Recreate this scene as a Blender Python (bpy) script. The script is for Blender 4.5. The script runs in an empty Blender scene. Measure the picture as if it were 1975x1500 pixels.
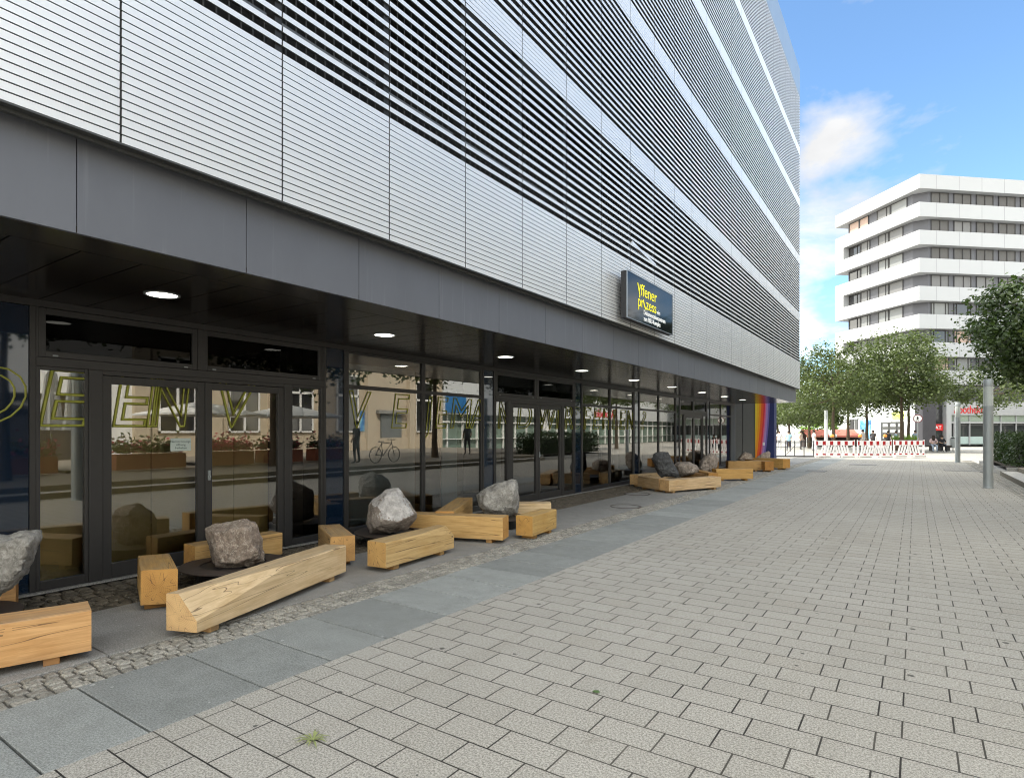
import bpy, bmesh, math, random
from mathutils import Vector, Matrix, noise
R = math.radians
rnd = random.Random(7)
SC = bpy.context.scene
COL = SC.collection
# ------------------------------------------------------------------ camera frame used for measuring the place
FPX, CXP, CYP, EYE = 1138.7, 987.5, 831.0, 1.6
YAW = R(34.36); CA, SA = math.cos(YAW), math.sin(YAW)
def ray(px, py):
    u = (px-CXP)/FPX; v = (CYP-py)/FPX
    return (CA*u-SA, SA*u+CA, v)
def at(px, py, d):            # point at forward distance d
    r = ray(px, py); return Vector((r[0]*d, r[1]*d, EYE+r[2]*d))
def gnd(px, py, z=0.0):       # point on the level z
    r = ray(px, py); t = (z-EYE)/r[2]; return Vector((r[0]*t, r[1]*t, z))
# ------------------------------------------------------------------ helpers
def tag(o, label=None, cat=None, group=None, kind=None):
    if label: o['label'] = label
    if cat: o['category'] = cat
    if group: o['group'] = group
    if kind: o['kind'] = kind
    return o
def empty(name, loc=(0, 0, 0), rz=0.0, label=None, cat=None, group=None, kind=None):
    o = bpy.data.objects.new(name, None); COL.objects.link(o)
    o.location = loc; o.rotation_euler = (0, 0, rz); o.empty_display_size = .2
    return tag(o, label, cat, group, kind)
class MB:
    def __init__(s): s.v = []; s.f = []; s.m = []
    def add(s, vs, fs, m=0):
        b = len(s.v); s.v += [tuple(p) for p in vs]
        for f in fs: s.f.append([b+i for i in f]); s.m.append(m)
    def box(s, x0, x1, y0, y1, z0, z1, m=0, M=None):
        vs = [(x0,y0,z0),(x1,y0,z0),(x1,y1,z0),(x0,y1,z0),(x0,y0,z1),(x1,y0,z1),(x1,y1,z1),(x0,y1,z1)]
        if M is not None: vs = [M @ Vector(p) for p in vs]
        s.add(vs, [(3,2,1,0),(4,5,6,7),(0,1,5,4),(1,2,6,5),(2,3,7,6),(3,0,4,7)], m); return s
    def prism(s, poly, z0, z1, m=0):
        n = len(poly)
        vs = [(p[0],p[1],z0) for p in poly]+[(p[0],p[1],z1) for p in poly]
        fs = [tuple(range(n-1,-1,-1)), tuple(range(n,2*n))]+[(i,(i+1)%n,n+(i+1)%n,n+i) for i in range(n)]
        s.add(vs, fs, m); return s
    def tube(s, p0, p1, r0, r1=None, n=10, m=0, cap=True):
        r1 = r0 if r1 is None else r1
        p0, p1 = Vector(p0), Vector(p1); d = (p1-p0)
        if d.length < 1e-6: return s
        d.normalize(); a = d.orthogonal().normalized(); b = d.cross(a)
        vs = []
        for p, r in ((p0, r0), (p1, r1)):
            for i in range(n):
                t = 2*math.pi*i/n; vs.append(p+a*(r*math.cos(t))+b*(r*math.sin(t)))
        fs = [(i,(i+1)%n,n+(i+1)%n,n+i) for i in range(n)]
        if cap: fs += [tuple(range(n-1,-1,-1)), tuple(range(n,2*n))]
        s.add(vs, fs, m); return s
    def lathe(s, prof, c=(0,0,0), n=24, m=0):
        vs = []; k = len(prof)
        for r, z in prof:
            for i in range(n):
                t = 2*math.pi*i/n; vs.append((c[0]+r*math.cos(t), c[1]+r*math.sin(t), c[2]+z))
        fs = [(j*n+i, j*n+(i+1)%n, (j+1)*n+(i+1)%n, (j+1)*n+i) for j in range(k-1) for i in range(n)]
        fs += [tuple(range(n-1,-1,-1)), tuple(range((k-1)*n, k*n))]
        s.add(vs, fs, m); return s
    def quad(s, a, b, c, d, m=0): s.add([a,b,c,d], [(0,1,2,3)], m); return s
    def build(s, name, mats, parent=None, smooth=False, bevel=0.0, world=True):
        me = bpy.data.meshes.new(name)
        vs = s.v
        if parent is not None and world:
            M = wm(parent).inverted(); vs = [tuple(M @ Vector(p)) for p in vs]
        me.from_pydata(vs, [], s.f)
        mats = mats if isinstance(mats, (list, tuple)) else [mats]
        for mt in mats: me.materials.append(mt)
        me.polygons.foreach_set('material_index', s.m)
        if smooth: me.polygons.foreach_set('use_smooth', [True]*len(s.f))
        me.update()
        o = bpy.data.objects.new(name, me); COL.objects.link(o); o.parent = parent
        if bevel:
            b = o.modifiers.new('edge', 'BEVEL'); b.width = bevel; b.segments = 2; b.limit_method = 'ANGLE'; b.angle_limit = R(35)
        return o
def wm(o):
    M = Matrix.Translation(o.location) @ o.rotation_euler.to_matrix().to_4x4()
    return wm(o.parent) @ M if o.parent else M
def copy_tree(o, parent=None):
    c = o.copy(); COL.objects.link(c); c.parent = parent
    for ch in list(o.children): copy_tree(ch, c)
    return c
def text_obj(name, body, size, M, mt, parent, extrude=.003, shear=0.0, outline=0.0, align='LEFT', space=1.0, width=None, line=1.0):
    cu = bpy.data.curves.new(name, 'FONT'); cu.body = body; cu.size = size; cu.shear = shear
    cu.align_x = align; cu.space_character = space; cu.space_line = line
    if outline: cu.fill_mode = 'NONE'; cu.bevel_depth = outline; cu.bevel_resolution = 0
    else: cu.extrude = extrude
    cu.resolution_u = 4
    t = bpy.data.objects.new('tmp', cu); COL.objects.link(t)
    dg = bpy.context.evaluated_depsgraph_get(); dg.update()
    me = bpy.data.meshes.new_from_object(t.evaluated_get(dg))
    bpy.data.objects.remove(t); me.name = name
    if width:
        xs = [v.co.x for v in me.vertices]; k = width/max(1e-6, max(xs)-min(xs))
        me.transform(Matrix.Diagonal((k, 1, 1, 1)))
    me.materials.clear(); me.materials.append(mt)
    me.transform((wm(parent).inverted() @ M) if parent else M)
    o = bpy.data.objects.new(name, me); COL.objects.link(o); o.parent = parent
    return o
def face_x(x, y, z, sign=1):   # text plane facing +x (sign 1, reads along +y) or -x (sign -1, reads along -y)
    return Matrix.Translation((x, y, z)) @ (Matrix.Rotation(R(90)*sign, 4, 'Z') @ Matrix.Rotation(R(90), 4, 'X'))
def face_dir(p, d):            # text along horizontal direction d, upright
    d = Vector((d[0], d[1], 0)).normalized(); z = Vector((0,0,1)); n = d.cross(z)
    M = Matrix((d, z, n)).transposed().to_4x4(); return Matrix.Translation(p) @ M
# ------------------------------------------------------------------ materials
MATS = {}
class NT:
    def __init__(s, name):
        s.mat = bpy.data.materials.new(name); s.mat.use_nodes = True; s.t = s.mat.node_tree
        s.b = s.t.nodes['Principled BSDF']; s.out = s.t.nodes['Material Output']; MATS[name] = s.mat
    def n(s, typ, ins=None, **kw):
        nd = s.t.nodes.new(typ)
        for k, v in kw.items(): setattr(nd, k, v)
        for k, v in (ins or {}).items(): s.set(nd, k, v)
        return nd
    def set(s, nd, k, v):
        i = nd.inputs[k]
        if isinstance(v, bpy.types.NodeSocket): s.t.links.new(v, i)
        elif isinstance(v, (tuple, list)) and len(v) == 3 and i.type == 'RGBA': i.default_value = (*v, 1)
        else: i.default_value = v
    def p(s, **kw):
        for k, v in kw.items(): s.set(s.b, k.replace('_', ' '), v)
        return s
    def mix(s, f, a, b, mode='MIX'):
        nd = s.t.nodes.new('ShaderNodeMix'); nd.data_type = 'RGBA'; nd.blend_type = mode
        for i, v in ((0, f), (6, a), (7, b)):
            so = nd.inputs[i]
            if isinstance(v, bpy.types.NodeSocket): s.t.links.new(v, so)
            elif isinstance(v, (tuple, list)): so.default_value = (*v, 1)
            else: so.default_value = v
        return nd.outputs[2]
    def math(s, op, a, b=None, c=None, clamp=False):
        nd = s.t.nodes.new('ShaderNodeMath'); nd.operation = op; nd.use_clamp = clamp
        for i, v in enumerate((a, b, c)):
            if v is None: continue
            if isinstance(v, bpy.types.NodeSocket): s.t.links.new(v, nd.inputs[i])
            else: nd.inputs[i].default_value = v
        return nd.outputs[0]
    def ramp(s, f, stops, interp='LINEAR'):
        nd = s.t.nodes.new('ShaderNodeValToRGB'); cr = nd.color_ramp; cr.interpolation = interp
        while len(cr.elements) < len(stops): cr.elements.new(.5)
        for e, (p, c) in zip(cr.elements, stops): e.position = p; e.color = (*c, 1) if len(c) == 3 else c
        s.t.links.new(f, nd.inputs[0]); return nd.outputs[0]
    def pos(s): return s.n('ShaderNodeNewGeometry').outputs['Position']
    def obj(s): return s.n('ShaderNodeTexCoord').outputs['Object']
    def map(s, v, scale=(1,1,1), loc=(0,0,0), rot=(0,0,0)):
        return s.n('ShaderNodeMapping', {'Vector': v, 'Scale': scale, 'Location': loc, 'Rotation': rot}).outputs[0]
    def noise(s, v, scale, detail=4, rough=.55, dist=0.0):
        return s.n('ShaderNodeTexNoise', {'Vector': v, 'Scale': scale, 'Detail': detail, 'Roughness': rough, 'Distortion': dist}).outputs[0]
    def voro(s, v, scale, feature='F1', rand=1.0, dims='3D'):
        nd = s.t.nodes.new('ShaderNodeTexVoronoi'); nd.voronoi_dimensions = dims; nd.feature = feature
        s.set(nd, 'Vector', v); s.set(nd, 'Scale', scale); s.set(nd, 'Randomness', rand); return nd
    def bump(s, h, strength=.3, dist=.01):
        s.set(s.b, 'Normal', s.n('ShaderNodeBump', {'Height': h, 'Strength': strength, 'Distance': dist}).outputs[0])
def plain(name, col, rough=.6, metal=0.0, var=.12, scale=6.0, spec=.5, bump=0.0):
    s = NT(name); v = s.pos(); f = s.noise(v, scale, 5, .6)
    lo = tuple(c*(1-var) for c in col); hi = tuple(min(1, c*(1+var)) for c in col)
    s.p(Base_Color=s.mix(f, lo, hi), Roughness=rough, Metallic=metal); s.set(s.b, 'Specular IOR Level', spec)
    if bump: s.bump(s.noise(v, scale*12, 4), bump, .004)
    return s.mat
def glassy(name, tint, ior=1.8, rough=0.0, gl=(1,1,1)):
    s = NT(name)
    fr = s.n('ShaderNodeFresnel', {'IOR': ior}).outputs[0]
    tr = s.n('ShaderNodeBsdfTransparent', {'Color': tint}).outputs[0]
    g = s.n('ShaderNodeBsdfGlossy', {'Color': gl, 'Roughness': rough}).outputs[0]
    m = s.n('ShaderNodeMixShader', {0: fr, 1: tr, 2: g}).outputs[0]
    s.t.links.new(m, s.out.inputs['Surface']); return s.mat
def leafmat(name, dark, light, trans=.35):
    s = NT(name)
    g = s.n('ShaderNodeNewGeometry'); f = g.outputs['Random Per Island']
    f2 = s.noise(g.outputs['Position'], .9, 2)
    c = s.mix(s.math('ADD', s.math('MULTIPLY', f, .6), s.math('MULTIPLY', f2, .4)), dark, light)
    s.p(Base_Color=c, Roughness=.5)
    tl = s.n('ShaderNodeBsdfTranslucent', {'Color': s.mix(.5, c, (light[0]*1.3, light[1]*1.5, light[2]*.7))}).outputs[0]
    m = s.n('ShaderNodeMixShader', {0: trans, 1: s.b.outputs[0], 2: tl}).outputs[0]
    s.t.links.new(m, s.out.inputs['Surface']); return s.mat
def emis(name, col, st):
    s = NT(name); s.p(Base_Color=col, Emission_Color=col, Emission_Strength=st); return s.mat

# paving of the street: concrete setts laid in third bond
def m_paver():
    s = NT('paving'); v = s.pos()
    br = s.n('ShaderNodeTexBrick', {'Vector': s.map(v, loc=(.06, .0, 0)), 'Color1': (.0,.0,.0), 'Color2': (1,1,1), 'Mortar': (.5,.5,.5), 'Scale': 1.0,
             'Mortar Size': .0048, 'Mortar Smooth': .1, 'Bias': 0.0, 'Brick Width': .345, 'Row Height': .217}, offset=.333, offset_frequency=2)
    tone = s.n('ShaderNodeSeparateColor', {0: br.outputs[0]}).outputs[0]
    c = s.mix(tone, (.415,.396,.362), (.450,.430,.395)); c = s.mix(s.math('GREATER_THAN', tone, .965), c, s.mix(1, c, (.93,.92,.905), 'MULTIPLY'))
    big = s.noise(v, .55, 4, .6)
    c = s.mix(s.math('MULTIPLY_ADD', big, 1.3, -.35, True), s.mix(1, c, (.86,.85,.83), 'MULTIPLY'), c)
    sp = s.noise(v, 85, 4, .9)
    c = s.mix(s.math('MULTIPLY_ADD', sp, 6, -2.5, True), s.mix(1, c, (.52,.515,.50), 'MULTIPLY'), s.mix(1, c, (1.34,1.34,1.32), 'MULTIPLY'))
    sp2 = s.noise(v, 60, 2, .6)
    c = s.mix(s.math('MULTIPLY_ADD', sp2, 4, -2.6, True), c, s.mix(1, c, (.8,.79,.77), 'MULTIPLY'))
    gum = s.voro(v, 1.75, dims='2D')          # old chewing gum and dirt spots
    gr = s.n('ShaderNodeSeparateColor', {0: gum.outputs['Color']}).outputs[0]
    sz = s.math('MULTIPLY', s.math('POWER', gr, 3), .040)
    dd = s.math('ADD', gum.outputs['Distance'], s.math('MULTIPLY', s.math('SUBTRACT', s.noise(v, 45, 2), .5), .022))
    spot = s.math('LESS_THAN', dd, sz)
    c = s.mix(s.math('MULTIPLY', spot, .78), c, (.045,.043,.04))
    st = s.noise(v, 3.1, 5, .7)
    c = s.mix(s.math('MULTIPLY_ADD', st, 6, -3.75, True), c, s.mix(1, c, (.74,.72,.68), 'MULTIPLY'))
    ln = s.noise(s.map(v, scale=(1.6,.12,1)), 1.5, 4, .6)
    c = s.mix(s.math('MULTIPLY_ADD', ln, 5, -2.75, True), c, s.mix(1, c, (.90,.89,.87), 'MULTIPLY'))
    jn = s.noise(v, 1.3, 3)
    jc = s.mix(s.math('MULTIPLY_ADD', jn, 3.0, -1.2, True), (.028,.025,.022), (.13,.12,.10))
    c = s.mix(br.outputs['Fac'], c, jc)
    s.p(Base_Color=c, Roughness=.82); s.set(s.b, 'Specular IOR Level', .3)
    s.bump(s.math('ADD', s.math('MULTIPLY', br.outputs['Fac'], -1.0), s.math('MULTIPLY', sp, .2)), .5, .004)
    return s.mat
def m_stone(name, c0, c1, spk=180, wet=.0, tonevar=.2, rough=.75, bump=.3):
    s = NT(name); v = s.pos()
    tone = s.n('ShaderNodeNewGeometry').outputs['Random Per Island']
    c = s.mix(s.noise(v, 2.2, 5, .6), c0, c1)
    c = s.mix(tone, s.mix(1, c, (1-tonevar,)*3, 'MULTIPLY'), s.mix(1, c, (1+tonevar*.7,)*3, 'MULTIPLY'))
    sp = s.noise(v, spk*.34, 4, .9)
    c = s.mix(s.math('MULTIPLY_ADD', sp, 5.5, -2.25, True), s.mix(1, c, (.60,.60,.60), 'MULTIPLY'), s.mix(1, c, (1.32,1.32,1.32), 'MULTIPLY'))
    c = s.mix(s.math('MULTIPLY_ADD', s.noise(v, 5.5, 5, .7), 4, -1.7, True), c, s.mix(1, c, (.84,.84,.83), 'MULTIPLY'))
    vd = s.voro(v, 7.0, dims='2D'); gr = s.n('ShaderNodeSeparateColor', {0: vd.outputs['Color']}).outputs[0]
    spot = s.math('LESS_THAN', vd.outputs['Distance'], s.math('MULTIPLY', s.math('POWER', gr, 9), .10))
    c = s.mix(s.math('MULTIPLY', spot, .5), c, (.55,.55,.53))
    s.p(Base_Color=c, Roughness=rough); s.bump(s.math('ADD', sp, s.noise(v, 25, 3)), bump, .004); return s.mat
def m_wood():
    s = NT('oak'); tc = s.n('ShaderNodeTexCoord'); v = tc.outputs['Object']; oi = s.n('ShaderNodeObjectInfo')
    base = oi.outputs['Color']
    off = s.n('ShaderNodeVectorMath', {0: v, 1: oi.outputs['Location']}, operation='ADD').outputs[0]
    g = s.noise(s.map(off, scale=(1.1, 16, 16)), 2.2, 5, .65, .6)
    g2 = s.noise(s.map(off, scale=(.6, 60, 60)), 2.0, 3, .6, .2)
    c = s.mix(s.math('MULTIPLY_ADD', g, 2.0, -.5, True), s.mix(1, base, (.68,.61,.52), 'MULTIPLY'), s.mix(1, base, (1.15,1.17,1.19), 'MULTIPLY'))
    c = s.mix(s.math('MULTIPLY', g2, .35), c, s.mix(1, base, (.6,.52,.42), 'MULTIPLY'))
    blotch = s.noise(off, 2.6, 4, .6)
    c = s.mix(s.math('MULTIPLY_ADD', blotch, 3, -1.45, True), c, s.mix(1, c, (.86,.78,.62), 'MULTIPLY'))
    # drying cracks: thin wavy dark lines along the grain
    ck = s.noise(s.map(off, scale=(.17, 5.0, 5.0)), 1.9, 2, .45, .2)
    crack = s.math('LESS_THAN', s.math('ABSOLUTE', s.math('SUBTRACT', ck, .5)), .0042)
    gate = s.math('GREATER_THAN', s.noise(off, 1.7, 2), .36)
    crack = s.math('MULTIPLY', crack, gate)
    kv = s.voro(s.map(off, scale=(1, 2.2, 2.2)), 1.7)                   # knots
    kg = s.n('ShaderNodeSeparateColor', {0: kv.outputs['Color']}).outputs[0]
    knot = s.math('LESS_THAN', s.math('ADD', kv.outputs['Distance'], s.math('MULTIPLY', s.noise(off, 30, 2), .02)), s.math('MULTIPLY', s.math('POWER', kg, 4), .07))
    c = s.mix(s.math('MULTIPLY', crack, .72), c, (.10,.058,.03))
    c = s.mix(s.math('MULTIPLY', knot, .65), c, (.09,.05,.025))
    # end grain: rings and radial checks
    sx = s.n('ShaderNodeSeparateXYZ', {0: v}); nrm = s.n('ShaderNodeSeparateXYZ', {0: tc.outputs['Normal']})
    yy = s.math('SUBTRACT', sx.outputs[1], .02); zz = s.math('SUBTRACT', sx.outputs[2], .19)
    rad = s.math('SQRT', s.math('ADD', s.math('MULTIPLY', yy, yy), s.math('MULTIPLY', zz, zz)))
    rad2 = s.math('ADD', rad, s.math('MULTIPLY', s.noise(v, 9, 2), .02))
    ring = s.math('MULTIPLY_ADD', s.math('SINE', s.math('MULTIPLY', rad2, 420)), .5, .5)
    ang = s.math('ARCTAN2', yy, zz)
    rc = s.noise(s.n('ShaderNodeCombineXYZ', {0: s.math('MULTIPLY', ang, 1.5), 1: s.math('MULTIPLY', rad, 3.0), 2: s.math('MULTIPLY', oi.outputs['Random'], 9)}).outputs[0], 1.7, 0, .5)
    chk = s.math('MULTIPLY', s.math('LESS_THAN', s.math('ABSOLUTE', s.math('SUBTRACT', rc, .5)), .011), s.math('LESS_THAN', rad, .15))
    e = s.mix(s.math('MULTIPLY', ring, .45), s.mix(1, base, (.80,.66,.50), 'MULTIPLY'), s.mix(1, base, (.52,.40,.27), 'MULTIPLY'))
    e = s.mix(s.math('MULTIPLY_ADD', s.noise(v, 8, 4), 2.2, -.8, True), e, s.mix(1, base, (.95,.82,.62), 'MULTIPLY'))
    e = s.mix(s.math('MULTIPLY', chk, .7), e, (.10,.06,.035))
    isend = s.math('GREATER_THAN', s.math('ABSOLUTE', nrm.outputs[0]), .6)
    c = s.mix(isend, c, e)
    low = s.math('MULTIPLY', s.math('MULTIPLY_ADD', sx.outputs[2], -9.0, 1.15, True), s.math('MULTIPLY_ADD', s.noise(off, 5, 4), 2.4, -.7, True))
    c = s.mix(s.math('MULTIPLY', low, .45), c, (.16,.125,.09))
    top = s.math('GREATER_THAN', nrm.outputs[2], .8)                    # greyed sitting face
    gn = s.math('MULTIPLY', top, s.math('MULTIPLY_ADD', s.noise(s.map(off, scale=(1,5,5)), 3, 4), 2.0, -.6, True))
    c = s.mix(s.math('MULTIPLY', gn, .55), c, (.30,.245,.185))
    s.p(Base_Color=c, Roughness=.7); s.set(s.b, 'Specular IOR Level', .3)
    s.bump(s.math('SUBTRACT', s.math('MULTIPLY', g, .5), s.math('ADD', crack, chk)), .45, .006)
    return s.mat
def m_rock(name, c0, c1, vein, vamt=.5, sc=1.0, veinline=.35):
    s = NT(name); v = s.obj()
    a = s.noise(v, 3.2*sc, 8, .68, .3); b = s.noise(v, 14*sc, 6, .7)
    c = s.mix(s.math('MULTIPLY_ADD', a, 2.4, -.7, True), c0, c1)
    c = s.mix(s.math('MULTIPLY_ADD', b, 2.5, -.9, True), s.mix(1, c, (.62,.61,.6), 'MULTIPLY'), s.mix(1, c, (1.2,1.2,1.2), 'MULTIPLY'))
    vn = s.noise(v, 2.6*sc, 6, .7, 1.2)
    vl = s.math('SUBTRACT', 1.0, s.math('MULTIPLY', s.math('ABSOLUTE', s.math('SUBTRACT', vn, .5)), 60, None, True))
    pat = s.math('MULTIPLY_ADD', s.noise(v, 7*sc, 7, .78), 6, -3.6, True)
    c = s.mix(s.math('MULTIPLY', s.math('MAXIMUM', s.math('MULTIPLY', vl, veinline), pat), vamt), c, vein)
    s.p(Base_Color=c, Roughness=.85); s.set(s.b, 'Specular IOR Level', .3)
    s.bump(s.math('ADD', a, s.math('MULTIPLY', b, .7)), 1.0, .045); return s.mat

M_PAVE = m_paver()
M_SLAB = m_stone('slab_stone', (.245,.255,.243), (.325,.335,.317), 260, tonevar=.17)
M_COB = m_stone('cobble_stone', (.25,.235,.20), (.35,.33,.285), 140, tonevar=.25, bump=.6)
M_COBD = m_stone('cobble_dark', (.085,.07,.048), (.17,.145,.11), 120, tonevar=.3, bump=.6)
M_FLAG = m_stone('flag_concrete', (.23,.225,.21), (.31,.30,.28), 240, tonevar=.07)
M_KERB = m_stone('kerb_stone', (.25,.245,.23), (.36,.35,.33), 160, tonevar=.1)
M_TREAD = m_stone('tread_concrete', (.42,.41,.38), (.52,.50,.47), 160, tonevar=.06)
M_PLAZA = m_stone('plaza_stone', (.36,.345,.315), (.44,.42,.385), 60, tonevar=.05)
M_BED = plain('joint_sand', (.06,.055,.047), .95, var=.4, scale=30)
M_SAND = plain('joint_filling', (.10,.092,.078), .95, var=.5, scale=40)
M_SOIL = plain('soil', (.05,.035,.022), .95, var=.4, scale=20)
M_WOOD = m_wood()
M_ROCKB = m_rock('rock_brown', (.27,.205,.16), (.56,.46,.375), (.86,.79,.66), .8, 1.3, .55)
M_ROCKP = m_rock('rock_pale', (.52,.495,.47), (.80,.765,.735), (.86,.83,.80), .4)
M_ROCKG = m_rock('rock_grey', (.23,.22,.195), (.60,.575,.53), (.80,.78,.73), .6, 1.5)
M_ROCKD = m_rock('rock_dark', (.05,.052,.056), (.17,.175,.18), (.25,.25,.24), .35)
M_ROCKT = m_rock('rock_tan', (.28,.235,.20), (.54,.465,.40), (.42,.38,.33), .5)
M_RUST = plain('weathered_steel', (.085,.066,.056), .6, .3, .35, 9)
def m_slat():
    s = NT('anodised_aluminium'); v = s.pos()
    f = s.noise(s.map(v, scale=(1,.35,6)), 1.1, 3)
    s.p(Base_Color=s.mix(f, (.80,.81,.815), (.87,.875,.88)), Roughness=.42, Metallic=.46); return s.mat
M_SLAT = m_slat()
def m_fascia():
    s = NT('grey_cladding'); v = s.pos(); t = s.n('ShaderNodeNewGeometry').outputs['Random Per Island']
    f = s.noise(s.map(v, scale=(1,1.0,.5)), 2.5, 5, .6)
    c = s.mix(f, (.122,.127,.143), (.160,.166,.184))
    c = s.mix(t, s.mix(1, c, (.93,.93,.93), 'MULTIPLY'), c)
    stn = s.noise(s.map(v, scale=(8,14,.5)), 1.0, 4, .6)
    c = s.mix(s.math('MULTIPLY_ADD', stn, 3, -1.75, True), c, (.235,.24,.255))
    s.p(Base_Color=c, Roughness=.5, Metallic=.15); return s.mat
M_FASC = m_fascia()
M_SOFF = plain('dark_soffit_sheet', (.017,.0125,.0095), .2, .0, .2, 3, spec=.55)
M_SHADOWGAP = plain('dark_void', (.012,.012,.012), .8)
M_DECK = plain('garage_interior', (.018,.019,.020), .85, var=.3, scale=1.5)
M_RAIL = plain('galvanised_rail', (.22,.23,.24), .5, .4)
M_FRAME = plain('window_frame_grey', (.040,.038,.037), .45, .2, .12, 8)
M_GLASS = glassy('shop_glass', (.90,.91,.89), 3.0, 0.0, (1,.975,.92))
M_GLASSD = glassy('transom_glass', (.10,.10,.10), 1.2)
M_BLUE = None
def m_blue():
    s = NT('blue_enamel_glass'); s.p(Base_Color=(.006,.016,.034), Roughness=.03); s.set(s.b, 'Specular IOR Level', .9); return s.mat
M_BLUE = m_blue()
M_PARAPET = plain('parapet_sheet', (.50,.54,.54), .3, .75, .06, .8)
M_YELLOW = plain('yellow_vinyl', (.34,.345,.05), .5, var=.03)
M_WHITEP = plain('white_paint', (.80,.80,.78), .55, var=.05, scale=1.5)
M_BLACK = plain('black_gloss', (.006,.006,.007), .06, spec=.16)
M_DARK = plain('dark_metal', (.03,.03,.032), .5, .3)
M_STEEL = plain('lamp_post_steel', (.30,.325,.33), .5, .35, .1, 4)
M_ACRYL = plain('lamp_lens', (.42,.45,.43), .25, .0, .25, 40)
M_RED = plain('red_film', (.36,.008,.012), .45, var=.06)
M_REDS = plain('red_sign', (.62,.02,.02), .5, var=.05)
M_BARK = plain('bark', (.085,.062,.040), .9, var=.45, scale=14, bump=.6)
M_LEAF = leafmat('linden_leaf', (.029,.048,.014), (.125,.158,.048), .3)
M_LEAFD = leafmat('dark_leaf', (.020,.042,.010), (.070,.105,.028), .25)
M_LEAFY = leafmat('bright_leaf', (.10,.20,.02), (.28,.42,.06), .4)
M_HEDGE = leafmat('hedge_leaf', (.012,.030,.008), (.050,.085,.020), .2)
M_LAMP = emis('downlight_glow', (1,.97,.86), 6.0)
SKY_STR = .15; CLOUD_FILL, CLOUD_LO = 20.0, 4.6; EXPO = 0.45; DENOISE = True
# ================================================================== GROUND
S = 'structure'
def slabs(name, mt, cells, z=0.0, th=.05, gap=.006, cham=.004):
    """cells: (x0,x1,y0,y1) stones with open joints between them"""
    m = MB()
    for (x0, x1, y0, y1) in cells:
        a, b, c, d = x0+gap/2, x1-gap/2, y0+gap/2, y1-gap/2; k = cham; zz = z+rnd.uniform(-.0015, .0015)
        vs = [(a,c,z-th),(b,c,z-th),(b,d,z-th),(a,d,z-th),(a,c,zz-k),(b,c,zz-k),(b,d,zz-k),(a,d,zz-k),(a+k,c+k,zz),(b-k,c+k,zz),(b-k,d-k,zz),(a+k,d-k,zz)]
        m.add(vs, [(0,1,5,4),(1,2,6,5),(2,3,7,6),(3,0,4,7),(4,5,9,8),(5,6,10,9),(6,7,11,10),(7,4,8,11),(8,9,10,11)])
    return tag(m.build(name, mt), kind=S)
def sheet(name, mt, x0, x1, y0, y1, z):
    m = MB(); m.quad((x0,y0,z),(x1,y0,z),(x1,y1,z),(x0,y1,z)); return tag(m.build(name, mt), kind=S)
sheet('ground', M_PLAZA, -500, 500, -300, 700, -.075)
sheet('paving_bed', M_BED, -7.6, -3.36, -12, 33, -.045)
sheet('cobble_bed', M_SAND, -4.765, -4.325, -12, 40.5, -.019)
sheet('street_paving', M_PAVE, -3.36, 2.07, -12, 41.3, 0.0)
_ys = [-12, 1.04, 1.51, 2.17, 2.69, 3.22, 3.92, 4.45, 5.0, 5.53, 6.05, 6.58, 7.2, 7.8, 8.55]
_y = -12+.6; ys = [-12.0]
while _y < .6: ys.append(_y); _y += rnd.choice([.5,.55,.65,.7])
ys += _ys[1:]
while ys[-1] < 41: ys.append(ys[-1]+rnd.choice([.5,.55,.62,.68,.74]))
slabs('slab_strip', M_SLAB, [(-4.33, -3.36, a, b) for a, b in zip(ys, ys[1:])], gap=.013)
cells = []
for r in range(5):
    x0 = -4.757+r*.0845; y = -8+rnd.uniform(0,.1)
    while y < 40:
        L = rnd.uniform(.07,.118); cells.append((x0+rnd.uniform(-.005,.005), x0+.080+rnd.uniform(-.008,.005), y, y+L)); y += L+rnd.uniform(.001,.010)
slabs('cobble_strip', M_COB, cells, z=-.003, th=.03, gap=.010, cham=.009)
ys = [-8+1.16*i for i in range(42)]
slabs('flag_strip', M_FLAG, [(-6.02, -4.765, a, b) for a, b in zip([y+.58 for y in ys], [y+1.74 for y in ys])], gap=.008)
cells = []
for r in range(9):
    x0 = -7.09+r*.119; y = -6+rnd.uniform(0,.1)
    while y < 29.2:
        L = rnd.uniform(.09,.15); cells.append((x0+rnd.uniform(-.006,.006), x0+.115+rnd.uniform(-.008,.004), y, y+L)); y += L+rnd.uniform(.002,.012)
slabs('cobble_margin', M_COBD, cells, z=-.006, th=.03, gap=.014, cham=.014)
# right-hand side: gutter of small setts, kerb, two long steps and the raised terrace
cells = []
for r in range(4):
    x0 = 2.075+r*.118; y = -10.0
    while y < 40:
        L = rnd.uniform(.1,.16); cells.append((x0, x0+.116, y, y+L)); y += L+.004
slabs('gutter_strip', M_COB, cells, z=-.006, th=.03, gap=.010, cham=.010)
sheet('gutter_bed', M_BED, 2.07, 2.56, -12, 41.3, -.04)
m = MB(); m.box(2.55, 2.85, -12, 27.9, -.06, .13); m.box(3.05, 3.35, -12, 27.9, -.06, .27)
tag(m.build('step_edge', plain('step_riser', (.13,.115,.085), .85, var=.25, scale=6), bevel=.008), kind=S)
sheet('step_tread', M_TREAD, 2.555, 3.05, -12, 27.9, .134)
sheet('terrace', plain('terrace_paving', (.22,.195,.16), .8, var=.15, scale=3), 3.055, 24, -12, 36.4, .274)
m = MB(); m.box(2.55, 2.75, 27.9, 36.5, -.06, .16); m.box(2.75, 3.05, 27.9, 28.1, -.06, .27); m.box(2.75, 24, 36.3, 36.5, -.06, .16)
tag(m.build('bed_kerb', M_KERB, bevel=.01), kind=S)
sheet('planting_soil', M_SOIL, 2.75, 6.6, 28.1, 36.3, .284)

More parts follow.
